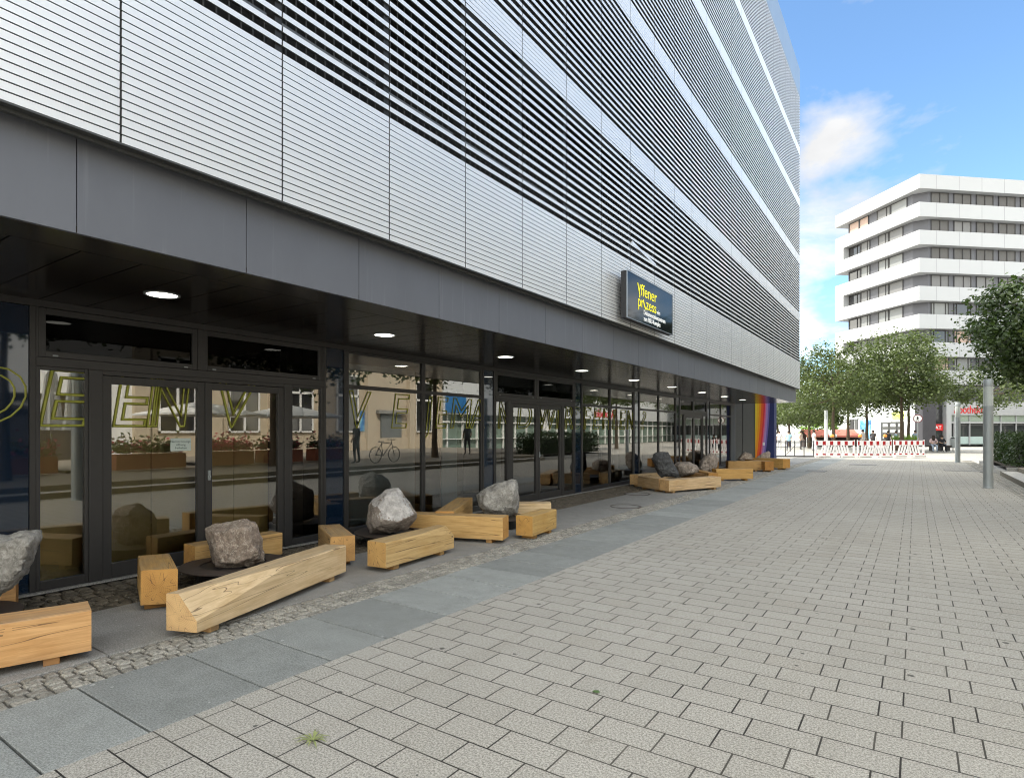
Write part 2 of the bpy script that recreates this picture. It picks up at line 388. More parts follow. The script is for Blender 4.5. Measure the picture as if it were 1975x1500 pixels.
# ================================================================== THE GARAGE BUILDING WITH LOUVRED FACADE
XG, XF, XS = -7.13, -4.50, -4.33
YE = 29.475; YB = 1.76-1.205*7
GB = empty('garage_building', (XF, 10, 0), 0, 'long grey multi-storey building clad in white aluminium louvres above a dark glazed ground floor', 'building')
# louvre panels (one mesh shared by every bay)
PIT, HS, Z0 = .0585, .0448, 3.505
def louvres(zmin, zmax):
    m = MB(); k = 0
    while True:
        z = Z0+k*PIT
        if z > 16.66: break
        band = any(zb-.02 <= z < zb+6*PIT-.02 for zb in (6.60, 9.18, 11.76, 14.10))
        HS = .048 if (k <= 20 or band) else .0425
        if (k <= 20 or band or k % 2 == 0) and zmin <= z < zmax:
            y0, y1 = .007, 1.198; xo = 0.0
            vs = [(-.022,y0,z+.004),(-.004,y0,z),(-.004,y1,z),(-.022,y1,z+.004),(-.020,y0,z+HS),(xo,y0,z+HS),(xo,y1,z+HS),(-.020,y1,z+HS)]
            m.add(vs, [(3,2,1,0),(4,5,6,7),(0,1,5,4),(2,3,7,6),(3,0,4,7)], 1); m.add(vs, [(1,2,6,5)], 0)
        k += 1
    return m
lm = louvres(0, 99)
me0 = None
nb = 30
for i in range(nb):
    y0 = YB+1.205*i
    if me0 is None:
        o = lm.build('louvre_panel', [M_SLAT, plain('louvre_shaded_side', (.16,.165,.165), .6)], GB, world=False); me0 = o.data  # second slot paints shade onto every slat face but the front
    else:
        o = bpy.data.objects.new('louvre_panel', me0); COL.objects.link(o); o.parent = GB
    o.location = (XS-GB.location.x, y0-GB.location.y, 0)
m = MB()
for i in range(nb+1):
    y = YB+1.205*i
    m.box(XS-.14, XS-.024, y-.055, y+.012, 3.52, 16.7)
m.build('louvre_post', plain('dark_post', (.02,.021,.022), .6), GB)
m = MB(); m.box(XS-.16, XS-.145, YB, YE-.05, 3.53, 4.72); m.build('louvre_backing', M_SHADOWGAP, GB)  # black sheet added behind the dense slats to deepen the shadow in their gaps
m = MB()
for i in range(nb):
    y0 = YB+1.205*i; m.box(XS-.06, XS, y0+.003, y0+1.202, 16.70, 17.97)
m.build('parapet', M_PARAPET, GB, bevel=.004)
m = MB(); m.box(XS-.10, XS-.062, YB, YE, 3.47, 3.503); m.box(XS-.075, XS-.004, YB, YE, 3.492, 3.503)
m.build('louvre_rail', plain('rail_dark', (.06,.062,.06), .5, .2), GB)
# the garage behind the louvres: deck edges, parapets and a dark interior
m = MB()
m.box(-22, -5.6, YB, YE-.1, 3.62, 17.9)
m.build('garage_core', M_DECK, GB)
m = MB()
for zf in (3.66, 6.62, 9.20, 11.78, 14.12): m.box(-5.6, -4.62, YB, YE-.14, zf, zf+.28)
m.build('deck_edge', plain('deck_concrete', (.05,.052,.053), .8), GB)
m = MB()
for zf in (4.95, 5.28, 7.7, 8.0, 10.3, 10.6, 12.8, 13.1):
    m.box(-4.86, -4.80, YB, YE-.2, zf, zf+.06)
m.build('handrail', M_RAIL, GB)
m = MB()      # wire mesh infill behind the rails
y = YB
while y < 12:
    m.box(-4.835, -4.825, y, y+.012, 4.0, 6.5); y += .11
m.build('rail_mesh', plain('mesh_wire', (.07,.07,.07), .6), GB)
M = Matrix.Translation((XS-.03, 10.9, 5.02)) @ Matrix.Rotation(R(-7), 4, 'X')
m = MB(); m.box(-.012, .03, -.62, .60, -.024, .024, 0, M); m.build('loose_slat', M_SLAT, GB)
# end elevation
m = MB(); m.box(-22, -4.42, YE-.02, YE, 3.51, 16.7); m.box(-22, XS-.062, YE-.03, YE-.002, 16.72, 17.96); m.build('end_wall', M_FASC, GB)
m = MB(); m.box(-22, XS-.1, YB, YE-.04, 17.9, 17.95); m.build('roof', plain('roof_felt', (.12,.12,.12), .9), GB)
# fascia panels
mf = MB(); y = 1.57-1.178*7
while y < YE-.05:
    y1 = min(y+1.178, YE-.02)
    mf.box(XF-.03, XF, y+.0035, y1-.0035, 2.885, 3.62); y += 1.178
mf.build('fascia_panel', M_FASC, GB)
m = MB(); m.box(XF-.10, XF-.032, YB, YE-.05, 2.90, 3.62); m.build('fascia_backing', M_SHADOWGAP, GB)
m = MB(); m.box(XF-.02, XS-.12, YB, YE-.03, 3.625, 3.65); m.build('slot_cover', M_SHADOWGAP, GB)
# soffit: edge strip and crosswise sheets with open joints
m = MB(); y = YB
while y < YE-.1:
    y1 = min(y+2.36, YE-.06); m.box(-4.945, XF-.002, y+.003, y1-.003, 2.892, 2.93); y += 2.36
y = 1.35-.405*20
while y < YE-.1:
    y1 = min(y+.405, YE-.06); m.box(XG-.02, -4.955, y+.006, y1-.006, 2.892, 2.93); y += .405
m.build('soffit', M_SOFF, GB)
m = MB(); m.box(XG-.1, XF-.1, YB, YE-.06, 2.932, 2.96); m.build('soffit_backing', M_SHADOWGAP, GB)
# ------------------------------------------------------------------ glazed ground floor
DY = 3.84
cols = [1.93+DY*(i) for i in range(-2, 8)]
def bar(m, y0, y1, z0, z1, x0=XG-.07, x1=XG): m.box(x0, x1, y0, y1, z0, z1)
fr = MB()
bar(fr, YB, 28.9, 2.825, 2.89, XG-.10, XG+.012)
fr.build('head_rail', M_FRAME, GB)
def pane(y0, y1, z0, z1, parent, mt=None, x=XG-.035):
    q = MB(); q.quad((x,y0,z0),(x,y1,z0),(x,y1,z1),(x,y0,z1)); return q.build('pane', mt or M_GLASS, parent)
def ring(m, y0, y1, z0, z1, w=.05, wb=None, x0=XG-.07, x1=XG-.004):
    wb = wb or w
    m.box(x0, x1, y0, y0+w, z0, z1); m.box(x0, x1, y1-w, y1, z0, z1)
    m.box(x0, x1, y0+w, y1-w, z1-w, z1); m.box(x0, x1, y0+w, y1-w, z0, z0+wb)
for c in cols:
    m = MB(); m.box(XG-.05, XG-.02, c-.165, c+.165, .0, 2.82); m.build('column_panel', M_BLUE, GB)
    m = MB(); m.box(XG-.09, XG, c-.215, c-.168, 0, 2.823); m.box(XG-.09, XG, c+.168, c+.215, 0, 2.823); m.build('column_trim', M_FRAME, GB)
kinds = {0:'W',1:'D',2:'D',3:'W',4:'D',5:'W',6:'W',7:'D',8:'W'}
for i, (c0, c1) in enumerate(zip(cols, cols[1:])):
    y0, y1 = c0+.217, c1-.217
    if kinds[i] == 'D':
        o = y0-.10
        yl, p0, p1, pm, p2, p3 = y0, o+.55, o+.68, o+1.775, o+2.86, o+2.96
        # transom lights
        ymid = (p0+.02+p3-.02)/2-.04
        for a, b in ((y0+.02, ymid-.03), (ymid+.03, y1-.02)):
            m = MB(); ring(m, a, b, 2.335, 2.822, .062); t = m.build('transom_window', M_FRAME, GB, bevel=.004)
            pane(a+.05, b-.05, 2.39, 2.765, t, M_GLASSD)
            q = MB()
            for yy in (a+.14, b-.14): q.box(XG-.004, XG+.004, yy-.022, yy+.022, 2.348, 2.362)
            q.build('hinge', M_STEEL, t)
        m = MB(); bar(m, ymid-.029, ymid+.029, 2.335, 2.822); bar(m, y0+.002, y0+.019, 2.335, 2.822); bar(m, y1-.019, y1-.002, 2.335, 2.822); bar(m, y0+.002, y1-.002, 2.245, 2.330, XG-.08, XG+.004)
        m.build('transom', M_FRAME, GB)
        # side lights
        for a, b in ((y0+.002, p0), (p3, y1-.002)):
            m = MB(); ring(m, a, b, .02, 2.243, .035, .09); t = m.build('side_light', M_FRAME, GB, bevel=.004)
            pane(a+.03, b-.03, .1, 2.22, t)
        m = MB(); bar(m, p0+.002, p1-.004, .0, 2.243, XG-.10, XG+.006); bar(m, p2+.004, p3-.002, 0, 2.243, XG-.10, XG+.006); bar(m, p1-.002, p2+.002, 2.195, 2.243, XG-.09, XG+.004)
        m.build('door_frame', M_FRAME, GB, bevel=.004)
        for a, b, sgn in ((p1, pm-.004, 1), (pm+.004, p2, -1)):
            m = MB(); ring(m, a, b, .02, 2.19, .085, .16, XG-.075, XG-.006); t = m.build('glass_door', M_FRAME, GB, bevel=.004)
            pane(a+.08, b-.08, .17, 2.12, t)
            if sgn == -1:
                q = MB(); q.box(XG-.006, XG+.010, a+.028, a+.058, 1.0, 1.12, 0); q.box(XG+.010, XG+.03, a+.036, a+.050, 1.03, 1.06, 0); q.build('lock', M_STEEL, t, bevel=.003)
    else:
        ym = (y0+y1)/2
        for a, b in ((y0+.002, ym-.002), (ym+.002, y1-.002)):
            m = MB(); ring(m, a, b, .02, 2.822, .04, .10); m.box(XG-.07, XG-.006, a+.04, b-.04, 2.25, 2.31)
            t = m.build('shop_window', M_FRAME, GB, bevel=.004)
            pane(a+.035, b-.035, .11, 2.79, t)
m = MB(); bar(m, YB, 28.95, 0, .018, XG-.16, XG+.05); m.build('threshold', M_KERB, GB)
# interior of the ground floor
m = MB(); m.quad((-16,YB,.004),(XG-.08,YB,.004),(XG-.08,28.9,.004),(-16,28.9,.004)); m.build('interior_floor', plain('screed', (.16,.15,.135), .4, var=.15, scale=1.2), GB)
m = MB(); m.box(-12.2, -12, YB, 28.9, 0, 2.9); m.box(-16, XG-.1, YB-.1, YB, 0, 2.9); m.box(-16, XG-.1, 28.9, 29.0, 0, 2.9)
for yy in (5.77, 9.61, 17.29, 25.0): m.box(-12, -8.4, yy-.06, yy+.06, 0, 2.9)
m.build('interior_wall', plain('inner_wall', (.14,.135,.125), .8, var=.1), GB)
m = MB(); m.box(-16, XG-.11, YB, 28.9, 2.897, 2.93); m.build('interior_ceiling', plain('inner_ceiling', (.12,.12,.115), .8), GB)
for c in cols:
    m = MB(); m.box(XG-.55, XG-.06, c-.16, c+.16, .01, 2.89); m.build('interior_column', plain('column_paint', (.10,.10,.10), .7), GB)
mo = plain('olive_board', (.88,.69,.27), .7, var=.12, scale=2)
m = MB()
for a, b in ((1.2, 2.13), (2.14, 3.33), (3.34, 4.35), (4.36, 4.85)): m.box(-7.45, -7.42, a, b, .03, 2.28)
m.build('olive_partition', mo, GB)
m = MB(); m.box(-7.66, -7.63, 6.45, 7.98, .06, 2.70); m.box(-7.66, -7.63, 8.75, 9.2, .06, 2.4); m.build('blue_panel', plain('pale_blue_board', (.42,.52,.58), .6, var=.06), GB)
m = MB()
for a, b in ((11.0,11.6),(14.6,15.2),(18.1,18.9),(19.9,20.5),(22.2,22.9),(26.0,26.9)): m.box(-8.3, -8.26, a, b, .04, 2.1)
m.build('display_board', plain('grey_board', (.34,.36,.36), .6), GB)
# wall at the far end with the painted pier
m = MB(); m.box(-12, XG+.0, 28.62, 29.40, 0, 2.888); m.box(XG-.06, XG+.0, 28.55, 28.62, 0, 2.82); m.build('end_wall_panel', plain('grey_render', (.15,.153,.145), .8, var=.08), GB)
m = MB(); m.box(-12, -7.56, 32.6, 33.15, 0, 4.6); m.box(-7.53, -6.905, 32.6, 33.15, 0, 4.6); m.build('end_pier_wall', MATS['grey_render'], GB)
def m_mural():
    s = NT('mural_paint'); v = s.pos(); sx = s.n('ShaderNodeSeparateXYZ', {0: v})
    x = s.math('MULTIPLY', s.math('ADD', sx.outputs[0], 6.90), 1/.92); z = s.math('MULTIPLY', sx.outputs[2], 1/3.4)
    bend = s.math('MULTIPLY', s.math('POWER', s.math('MAXIMUM', s.math('SUBTRACT', 1.0, z), 0.0), 1.7), .30)
    t = s.math('ADD', x, bend)
    t = s.math('ADD', t, s.math('MULTIPLY', s.math('SUBTRACT', s.noise(v, 3, 2), .5), .015))
    c = s.ramp(t, [(0, (.95,.74,.05)), (.11, (.95,.56,.03)), (.22, (.95,.36,.02)), (.33, (.90,.13,.03)), (.45, (.78,.04,.07)), (.53, (.75,.18,.33)), (.60, (.42,.26,.58)), (.70, (.17,.14,.46)), (.78, (.018,.028,.12))], 'CONSTANT')
    c = s.mix(s.noise(v, 7, 4), s.mix(1, c, (.86,.86,.86), 'MULTIPLY'), c)
    s.p(Base_Color=c, Roughness=.6); return s.mat
m = MB(); m.box(-6.90, -5.98, 32.55, 33.15, 0, 4.6); m.build('mural_pier', m_mural(), GB)
m = MB(); m.box(-6.53, -6.43, 32.53, 32.548, .86, 1.01); m.build('notice', M_WHITEP, GB)
# yellow outlined lettering stuck along the glass
def letter(body, y, zb=1.655, size=.82, outl=None, w=None, x=XG-.026):
    text_obj('window_lettering', body, size, face_x(x, y, zb), M_YELLOW, GB, shear=.16, outline=.0145 if y < 4.4 else .009, width=w)
for body, y, w in (('D', 1.42, .62), ('E', 2.12, .50), ('E', 2.78, .42), ('I', 3.13, .16), ('N', 3.18, .45), ('V', 3.93, .52), ('V', 5.98, .46), ('E', 6.88, .44), ('E', 7.36, .0), ('J', 7.72, .30), ('E', 7.98, .36), ('M', 8.38, .66), ('A', 9.02, .48),
                   ('N', 9.92, .46), ('D', 10.60, .62), ('W', 11.46, .86), ('I', 12.3, .16), ('R', 12.72, .44), ('D', 13.22, .40), ('F', 13.72, .46), ('E', 14.28, .46), ('H', 14.86, .52), ('L', 15.5, .40), ('E', 16.0, .46), ('N', 16.55, .52), ('?', 17.6, .4)):
    if w: letter(body, y, w=w)
# paper notice on the door
p = MB(); p.box(XG-.034, XG-.030, 3.43, 3.665, 1.365, 1.515); nt = p.build('door_notice', plain('paper', (.55,.62,.58), .6, var=.03), GB)
text_obj('notice_lettering', 'Nachströmungs-\nöffnung\nfreihalten', .036, face_x(XG-.0295, 3.5475, 1.465), plain('notice_ink', (.03,.07,.05), .6), nt, extrude=.0004, align='CENTER', line=1.05)
# recessed downlights in the soffit
for i, y in enumerate([2.75-2.835, 2.75, 5.59, 8.43, 11.28, 14.11, 16.94, 19.9, 22.7, 25.5]):
    word = ['nearest the camera, at the dark soffit edge', 'above the double door beside the leftmost boulder', 'above the window with the pale blue panel', 'above the window before the second double door', 'between the second double door and the soffit edge', 'above the window left of the dark slab boulder', 'above the planter of pale beams', 'above the tall tan boulder', 'above the third double door', 'nearest the rainbow pier'][i]
    t = empty('ceiling_light', (-5.9, y, 2.892), 0, 'round lit downlight in the dark soffit '+word, 'ceiling light', 'downlights in a row along the soffit')
    m = MB(); m.lathe([(.155,.0),(.155,-.006),(.135,-.008),(.130,-.002),(.130,0)], (-5.9,y,2.892), 28); m.build('trim_ring', M_STEEL, t, True)
    m = MB(); m.lathe([(.128,-.001),(.128,-.0045),(.06,-.0055)], (-5.9,y,2.892), 28); m.build('diffuser', M_LAMP, t, True)
# projecting sign
SGN = empty('sign_board', (-4.16, 10.7, 4.0), 0, 'black glossy sign box with yellow and white lettering fixed to the louvres', 'sign')
m = MB(); m.box(-4.235, -4.125, 9.55, 11.86, 3.565, 4.385); m.build('case', plain('sign_case', (.012,.012,.014), .5), SGN, bevel=.004)
m = MB(); m.box(-4.123, -4.119, 9.56, 11.85, 3.575, 4.375); m.build('glass_front', M_BLACK, SGN)
m = MB(); ring(m, 9.548, 11.862, 3.563, 4.387, .012, None, -4.13, -4.112); m.build('edge_frame', plain('brushed_edge', (.30,.33,.36), .35, .6), SGN)
m = MB()
for y in (9.9, 11.5): m.box(-4.34, -4.236, y-.03, y+.03, 3.7, 4.25)
m.build('bracket', M_DARK, SGN)
my = emis('sign_yellow', (.85,.78,.02), .35); mw = emis('sign_white', (.85,.86,.84), .3)
X = -4.116
text_obj('lettering', 'ffener', .31, face_x(X, 10.16, 4.06), my, SGN, extrude=.002, width=.80)
text_obj('lettering', 'pr', .29, face_x(X, 10.03, 3.85), my, SGN, extrude=.002, width=.24)
text_obj('lettering', 'zess', .29, face_x(X, 10.41, 3.85), my, SGN, extrude=.002, width=.52)
m = MB()      # the two brush strokes that stand for the letter o
for pts, w in (([(10.02,4.26),(10.07,4.15),(10.12,4.05),(10.10,4.01)], .022), ([(10.14,4.25),(10.10,4.13)], .02), ([(10.28,4.00),(10.33,3.91),(10.39,3.85),(10.42,3.86)], .024)):
    for a, b in zip(pts, pts[1:]): m.tube((X,a[0],a[1]), (X,b[0],b[1]), w, w, 6)
o = m.build('lettering', my, SGN); 
for v in o.data.vertices: v.co.x = (v.co.x-(X-SGN.location.x))*.1+(X-SGN.location.x)
text_obj('lettering', 'ein', .12, face_x(X, 10.98, 3.85), mw, SGN, extrude=.002, width=.15)
text_obj('lettering', 'Dokumentationszentrum', .125, face_x(X, 10.30, 3.735), mw, SGN, extrude=.002, width=1.12)
text_obj('lettering', 'zum NSU-Komplex', .125, face_x(X, 10.30, 3.625), mw, SGN, extrude=.002, width=.86)
# ================================================================== OAK BEAM BENCHES
GBN = 'oak beam seats round the boulders'
def bench(p0, p1, side, w, z1, col, label, cham=None, z0=.058, ends=(0,0)):
    """p0,p1: ground line of one long lower edge; side: +1 body lies to the left of p0->p1"""
    p0 = Vector((*p0,0)); p1 = Vector((*p1,0)); d = p1-p0; L = d.length; d.normalize(); n = Vector((-d.y,d.x,0))*side
    c = (p0+p1)/2+n*w/2; rz = math.atan2(d.y, d.x)
    t = empty('timber_bench', (c.x,c.y,0), rz, label, 'bench', GBN)
    # profile swept along x in a few stations so that edges wander a little
    m = MB(); N = 9; prof = []
    sd = rnd.random()*100
    for i in range(N):
        x = -L/2+L*i/(N-1); k = i/(N-1)
        j = lambda q: (noise.noise(Vector((x*1.3, q*7.1, sd)))*.006)
        y0, y1 = -w/2, w/2
        ex = 0
        if cham:      # chamfer on the outer top edge, fading along the beam
            a, zc, which, f0, f1 = cham
            f = max(0.0, min(1.0, (f1-k)/(f1-f0))) if f0 < f1 else max(0.0, min(1.0, (k-f1)/(f0-f1)))
            aa = max(.012, a*f); zz = max(.012, zc*f)
        else: aa = zz = .010; which = -1
        if which < 0: ring_ = [(y1,z0),(y1,z1-.008),(y1-.008,z1),(y0+aa,z1),(y0,z1-zz),(y0,z0)]
        else: ring_ = [(y1,z0),(y1,z1-zz),(y1-aa,z1),(y0+.008,z1),(y0,z1-.008),(y0,z0)]
        e = ends[0] if i == 0 else ends[1] if i == N-1 else 0
        prof.append([(x+(e*(y/w)), y+j(1+q), z+j(11+q)) for q, (y, z) in enumerate(ring_)])
    K = 6
    vs = [p for r in prof for p in r]
    fs = [(a*K+b, (a+1)*K+b, (a+1)*K+(b+1)%K, a*K+(b+1)%K) for a in range(N-1) for b in range(K)]
    fs += [tuple(range(K)), tuple((N-1)*K+q for q in range(K-1,-1,-1))]
    m.add(vs, fs)
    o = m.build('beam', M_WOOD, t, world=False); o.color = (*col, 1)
    bm = bmesh.new(); bm.from_mesh(o.data); bmesh.ops.recalc_face_normals(bm, faces=bm.faces); bm.to_mesh(o.data); bm.free()
    for x in (-L/2+min(.22,L*.2), L/2-min(.22,L*.2)):
        q = MB(); q.box(x-.045, x+.045, -w/2+.03, w/2-.03, .0, z0-.001); f = q.build('foot', M_WOOD, t, world=False, bevel=.004); f.color = (col[0]*.7, col[1]*.62, col[2]*.5, 1)
    return t
PALE, GOLD, ORNG, HON = (.74,.565,.345), (.68,.44,.18), (.70,.415,.185), (.64,.43,.205)
bench((-5.20,.28), (-4.79,1.76), 1, .285, .345, ORNG, 'orange-toned oak beam cut off by the left edge of the photo, lowest of all')
def bench_end(e0, e1, away, w_unused, z1, col, label, **k):
    """e0,e1: lower corners of the visible end face (left to right); beam runs `away` metres behind it"""
    e0 = Vector((*e0,0)); e1 = Vector((*e1,0)); f = e1-e0; w = f.length; f.normalize(); d = Vector((-f.y, f.x, 0))
    a = e1; b = e1+d*away
    return bench((a.x,a.y), (b.x,b.y), 1, w, z1, col, label, **k)
bench((-5.52,2.70), (-6.24,2.98), 1, .275, .365, (.64,.40,.15), 'short square oak block left of the long pale beam, end grain facing the street', ends=(.10,.05))
bench((-4.54,2.36), (-5.17,4.33), 1, .275, .345, PALE, 'long pale oak beam with a chamfered near end, in front of the brown boulder', cham=(.165,.2,-1,.02,.55), ends=(-.02,.0))
bench((-6.60,3.42), (-6.56,4.49), 1, .26, .325, GOLD, 'oak beam standing behind the brown boulder by the glass door')
bench((-5.51,4.75), (-6.36,5.23), 1, .285, .36, HON, 'stubby oak block beside the far end of the long pale beam, its end cracked')
bench_end((-5.19,4.655), (-4.92,4.68), 1.34, 0, .342, (.64,.45,.21), 'oak beam with a bare rounded patch, in front of the whitish boulder', cham=(.13,.12,-1,1.0,.45))
bench((-6.22,6.36), (-4.82,6.82), 1, .285, .375, GOLD, 'broad-sided oak beam running from behind the whitish boulder towards the street')
bench((-5.70,6.80), (-6.62,8.42), 1, .285, .40, GOLD, 'oak beam lying slantwise against the windows behind the tilted grey boulder')
bench((-6.15,8.20), (-5.22,8.84), 1, .28, .345, PALE, 'pale oak beam showing behind the tilted grey boulder and the small golden block')
bench_end((-4.90,7.27), (-4.63,7.30), .88, 0, .352, (.62,.41,.15), 'short golden oak block right of the tilted grey boulder')
bench((-6.42,15.62), (-5.56,14.95), 1, .28, .35, (.62,.44,.25), 'pale oak beam forming the left side of the square round the dark slab boulder')
bench_end((-5.51,14.87), (-5.21,14.75), 2.1, 0, .342, (.68,.50,.30), 'pale oak beam forming the street side of the square round the dark slab boulder')
bench((-6.55,15.95), (-6.12,17.9), 1, .28, .35, PALE, 'pale oak beam forming the window side of the square round the dark slab boulder')
bench((-6.0,18.05), (-5.0,17.5), 1, .26, .34, (.40,.25,.12), 'brownish oak beam closing the far side of the square round the dark slab boulder')
bench((-5.25,19.25), (-4.33,20.13), 1, .30, .385, (.60,.37,.13), 'golden rough-edged oak beam in front of the tall tan boulder')
bench_end((-4.96,17.36), (-4.74,17.52), 1.5, 0, .385, (.50,.30,.11), 'dark golden oak block whose end meets the rough-edged beam')
bench((-6.12,24.14), (-5.02,24.89), 1, .30, .41, (.54,.34,.14), 'brown oak beam in front of the small reddish boulder')
bench_end((-6.62,23.5), (-6.38,23.7), 1.2, 0, .41, (.36,.23,.10), 'short dark oak block at the left end of the brown beam')
bench_end((-4.86,24.62), (-4.58,24.82), 1.9, 0, .41, (.46,.26,.09), 'dark oak block with cracked end grain right of the brown beam')
bench_end((-4.52,26.45), (-4.33,26.92), 1.35, 0, .44, (.58,.36,.12), 'last oak block before the rainbow pier, its lit end facing the street')
bench((-6.2,27.15), (-5.2,27.4), 1, .28, .42, (.52,.33,.14), 'oak beam in front of the pointed boulder at the rainbow pier')
bench((-6.72,1.05), (-6.45,1.80), 1, .26, .33, ORNG, 'orange oak block half hidden behind the leftmost boulder')

# ================================================================== BOULDERS ON STEEL PLATES
def boulder(name_label, outline, depth, thick, mt, front=None, seed=1, rough=.035, group='boulders between the oak seats', zmin=None, split=None):
    """outline: image points of the silhouette; the body is rounded off in front and behind at its real distance"""
    pts = []; n = len(outline)
    cx = sum(p[0] for p in outline)/n; cy = sum(p[1] for p in outline)/n
    rr = random.Random(seed)
    for (x, y) in outline:
        pts.append(at(x, y, depth+rr.uniform(-.08,.08)*thick))
        k = .66+rr.uniform(-.08,.08)
        pts.append(at(cx+(x-cx)*k, cy+(y-cy)*k, depth-thick*(.38+rr.uniform(-.06,.06))))
        pts.append(at(cx+(x-cx)*k, cy+(y-cy)*k, depth+thick*(.45+rr.uniform(-.06,.06))))
    for (x, y, dd) in (front or []): pts.append(at(x, y, depth+dd))
    bm = bmesh.new(); [bm.verts.new(p) for p in pts]
    bmesh.ops.convex_hull(bm, input=bm.verts)
    bmesh.ops.delete(bm, geom=[v for v in bm.verts if not v.link_faces], context='VERTS')
    tmp = bpy.data.meshes.new('tmp'); bm.to_mesh(tmp); bm.free()
    to = bpy.data.objects.new('tmp', tmp); COL.objects.link(to)
    rm = to.modifiers.new('r', 'REMESH'); rm.mode = 'VOXEL'; rm.voxel_size = thick/44
    dg = bpy.context.evaluated_depsgraph_get(); dg.update(); tm = bpy.data.meshes.new_from_object(to.evaluated_get(dg)); bpy.data.objects.remove(to)
    bm = bmesh.new(); bm.from_mesh(tm)
    for it in range(1): bmesh.ops.smooth_vert(bm, verts=bm.verts, factor=.5, use_axis_x=True, use_axis_y=True, use_axis_z=True)
    bm.normal_update()
    for v in bm.verts:
        q = v.co*3.1+Vector((seed*3.7,0,0)); q2 = v.co*11+Vector((0,seed,0)); q3 = v.co*34
        rdg = 1-2*abs(noise.noise(v.co*5.3+Vector((0,seed,3))))
        v.co += v.normal*(noise.noise(q)*rough+noise.noise(q2)*rough*.42+noise.noise(q3)*rough*.3+rdg*rough*.5)
    if zmin is not None:
        for v in bm.verts: v.co.z = max(v.co.z, zmin)
    c = sum((v.co for v in bm.verts), Vector())/len(bm.verts); zb = min(v.co.z for v in bm.verts)
    for v in bm.verts: v.co -= Vector((c.x, c.y, zb))
    me = bpy.data.meshes.new('boulder'); bm.to_mesh(me); bm.free(); me.materials.append(mt)
    if split:
        me.materials.append(split[1]); sv_ = Vector(split[0]).normalized()
        for p in me.polygons:
            if p.normal.dot(sv_) < split[2]+noise.noise(p.center*6)*.03: p.material_index = 1
    for p in me.polygons: p.use_smooth = True
    o = bpy.data.objects.new('boulder', me); COL.objects.link(o); o.location = (c.x, c.y, zb)
    me.set_sharp_from_angle(angle=R(32))
    tag(o, name_label, 'boulder', group); return o
boulder('pointed grey boulder leaning right at the left edge of the photo', [(-150,1075),(-60,1045),(0,1034),(50,1020),(79,1021),(81,1034),(66,1070),(52,1105),(20,1140),(-20,1150),(-110,1150)], 4.62, .62, M_ROCKG, seed=3, rough=.04)
boulder('brown white-veined boulder behind the long pale beam', [(395,1020),(412,1009),(470,1003),(490,1006),(503,1030),(513,1068),(512,1082),(490,1090),(455,1098),(415,1095),(405,1075)], 6.30, .50, M_ROCKB, seed=5, rough=.03)
boulder('whitish split boulder with a flat bright face above the beam with a bare patch', [(705,1010),(712,972),(722,962),(745,943),(768,940),(780,962),(803,990),(801,1000),(786,1020),(752,1030),(713,1028)], 8.25, .62, M_ROCKP,
        front=[(742,1003,-.36),(765,1007,-.36),(728,968,-.10),(770,955,-.05),(797,992,-.20)], seed=8, rough=.02, split=((.45,-.45,.75), M_ROCKT, .62))
boulder('tilted grey boulder with a square upper end between the slanting beams', [(917,953),(940,941),(985,925),(996,927),(1000,958),(999,988),(970,997),(935,992),(924,975)], 9.75, .60, M_ROCKG,
        front=[(935,975,-.3),(990,950,-.26),(975,945,-.22)], seed=12, rough=.03)
boulder('dark slate slab boulder leaning in the square of pale beams', [(1257,884),(1263,874),(1288,873),(1292,880),(1302,900),(1311,918),(1304,920),(1275,920),(1264,905)], 16.55, .42, M_ROCKD, seed=15, rough=.04)
boulder('flat tan boulder lying behind the dark slate slab', [(1299,897),(1306,891),(1330,891),(1345,897),(1350,906),(1344,915),(1315,918),(1302,912)], 17.9, .6, M_ROCKT, seed=17, rough=.03)
boulder('tall tan boulder with a dark left flank behind the rough-edged golden beam', [(1346,905),(1349,892),(1362,886),(1368,876),(1378,874),(1384,884),(1381,902),(1370,912),(1350,914)], 20.0, .62, M_ROCKT, seed=21, rough=.05)
boulder('small reddish triangular boulder behind the brown beam', [(1422,886),(1433,874),(1438,871),(1449,876),(1452,886),(1445,892),(1425,892)], 25.4, .62, M_ROCKB, seed=25, rough=.03)
boulder('dark boulder with a point rising to the right at the rainbow pier', [(1459,882),(1466,876),(1482,870),(1485,871),(1485,886),(1478,891),(1462,891)], 26.9, .6, M_ROCKB, seed=28, rough=.03)
def plate(x, y, z, r, label):
    t = empty('steel_plate', (x,y,0), 0, label, 'steel plate', 'round steel plates under the boulders')
    m = MB(); n = 48; vs = []; hole = r*.62
    for rr_, zz in ((r, z), (r, z-.012), (hole, z-.012), (hole, z)):
        for i in range(n):
            a = 2*math.pi*i/n; vs.append((rr_*math.cos(a), rr_*math.sin(a), zz))
    fs = [(k*n+i, k*n+(i+1)%n, ((k+1)%4)*n+(i+1)%n, ((k+1)%4)*n+i) for k in range(4) for i in range(n)]
    m.add(vs, [tuple(reversed(f)) for f in fs]); m.build('plate', M_RUST, t, world=False)
    q = MB(); q.lathe([(hole+.03,.0),(hole+.03,.02),(hole+.01,z-.013)], (0,0,0), 40); q.build('stand', M_DARK, t, world=False)
    q = MB(); q.lathe([(hole-.005,z-.05),(hole-.005,z-.045)], (0,0,0), 40); q.build('gravel_fill', M_SOIL, t, world=False)
    return t
plate(-6.18, 1.30, .16, .46, 'rusty round steel plate under the pointed boulder at the left edge')
plate(-6.10, 3.58, .17, .53, 'rusty round steel plate under the brown white-veined boulder')
plate(-6.20, 6.02, .17, .53, 'rusty round steel plate under the whitish split boulder')
plate(-5.75, 8.02, .17, .50, 'rusty round steel plate under the tilted grey boulder')
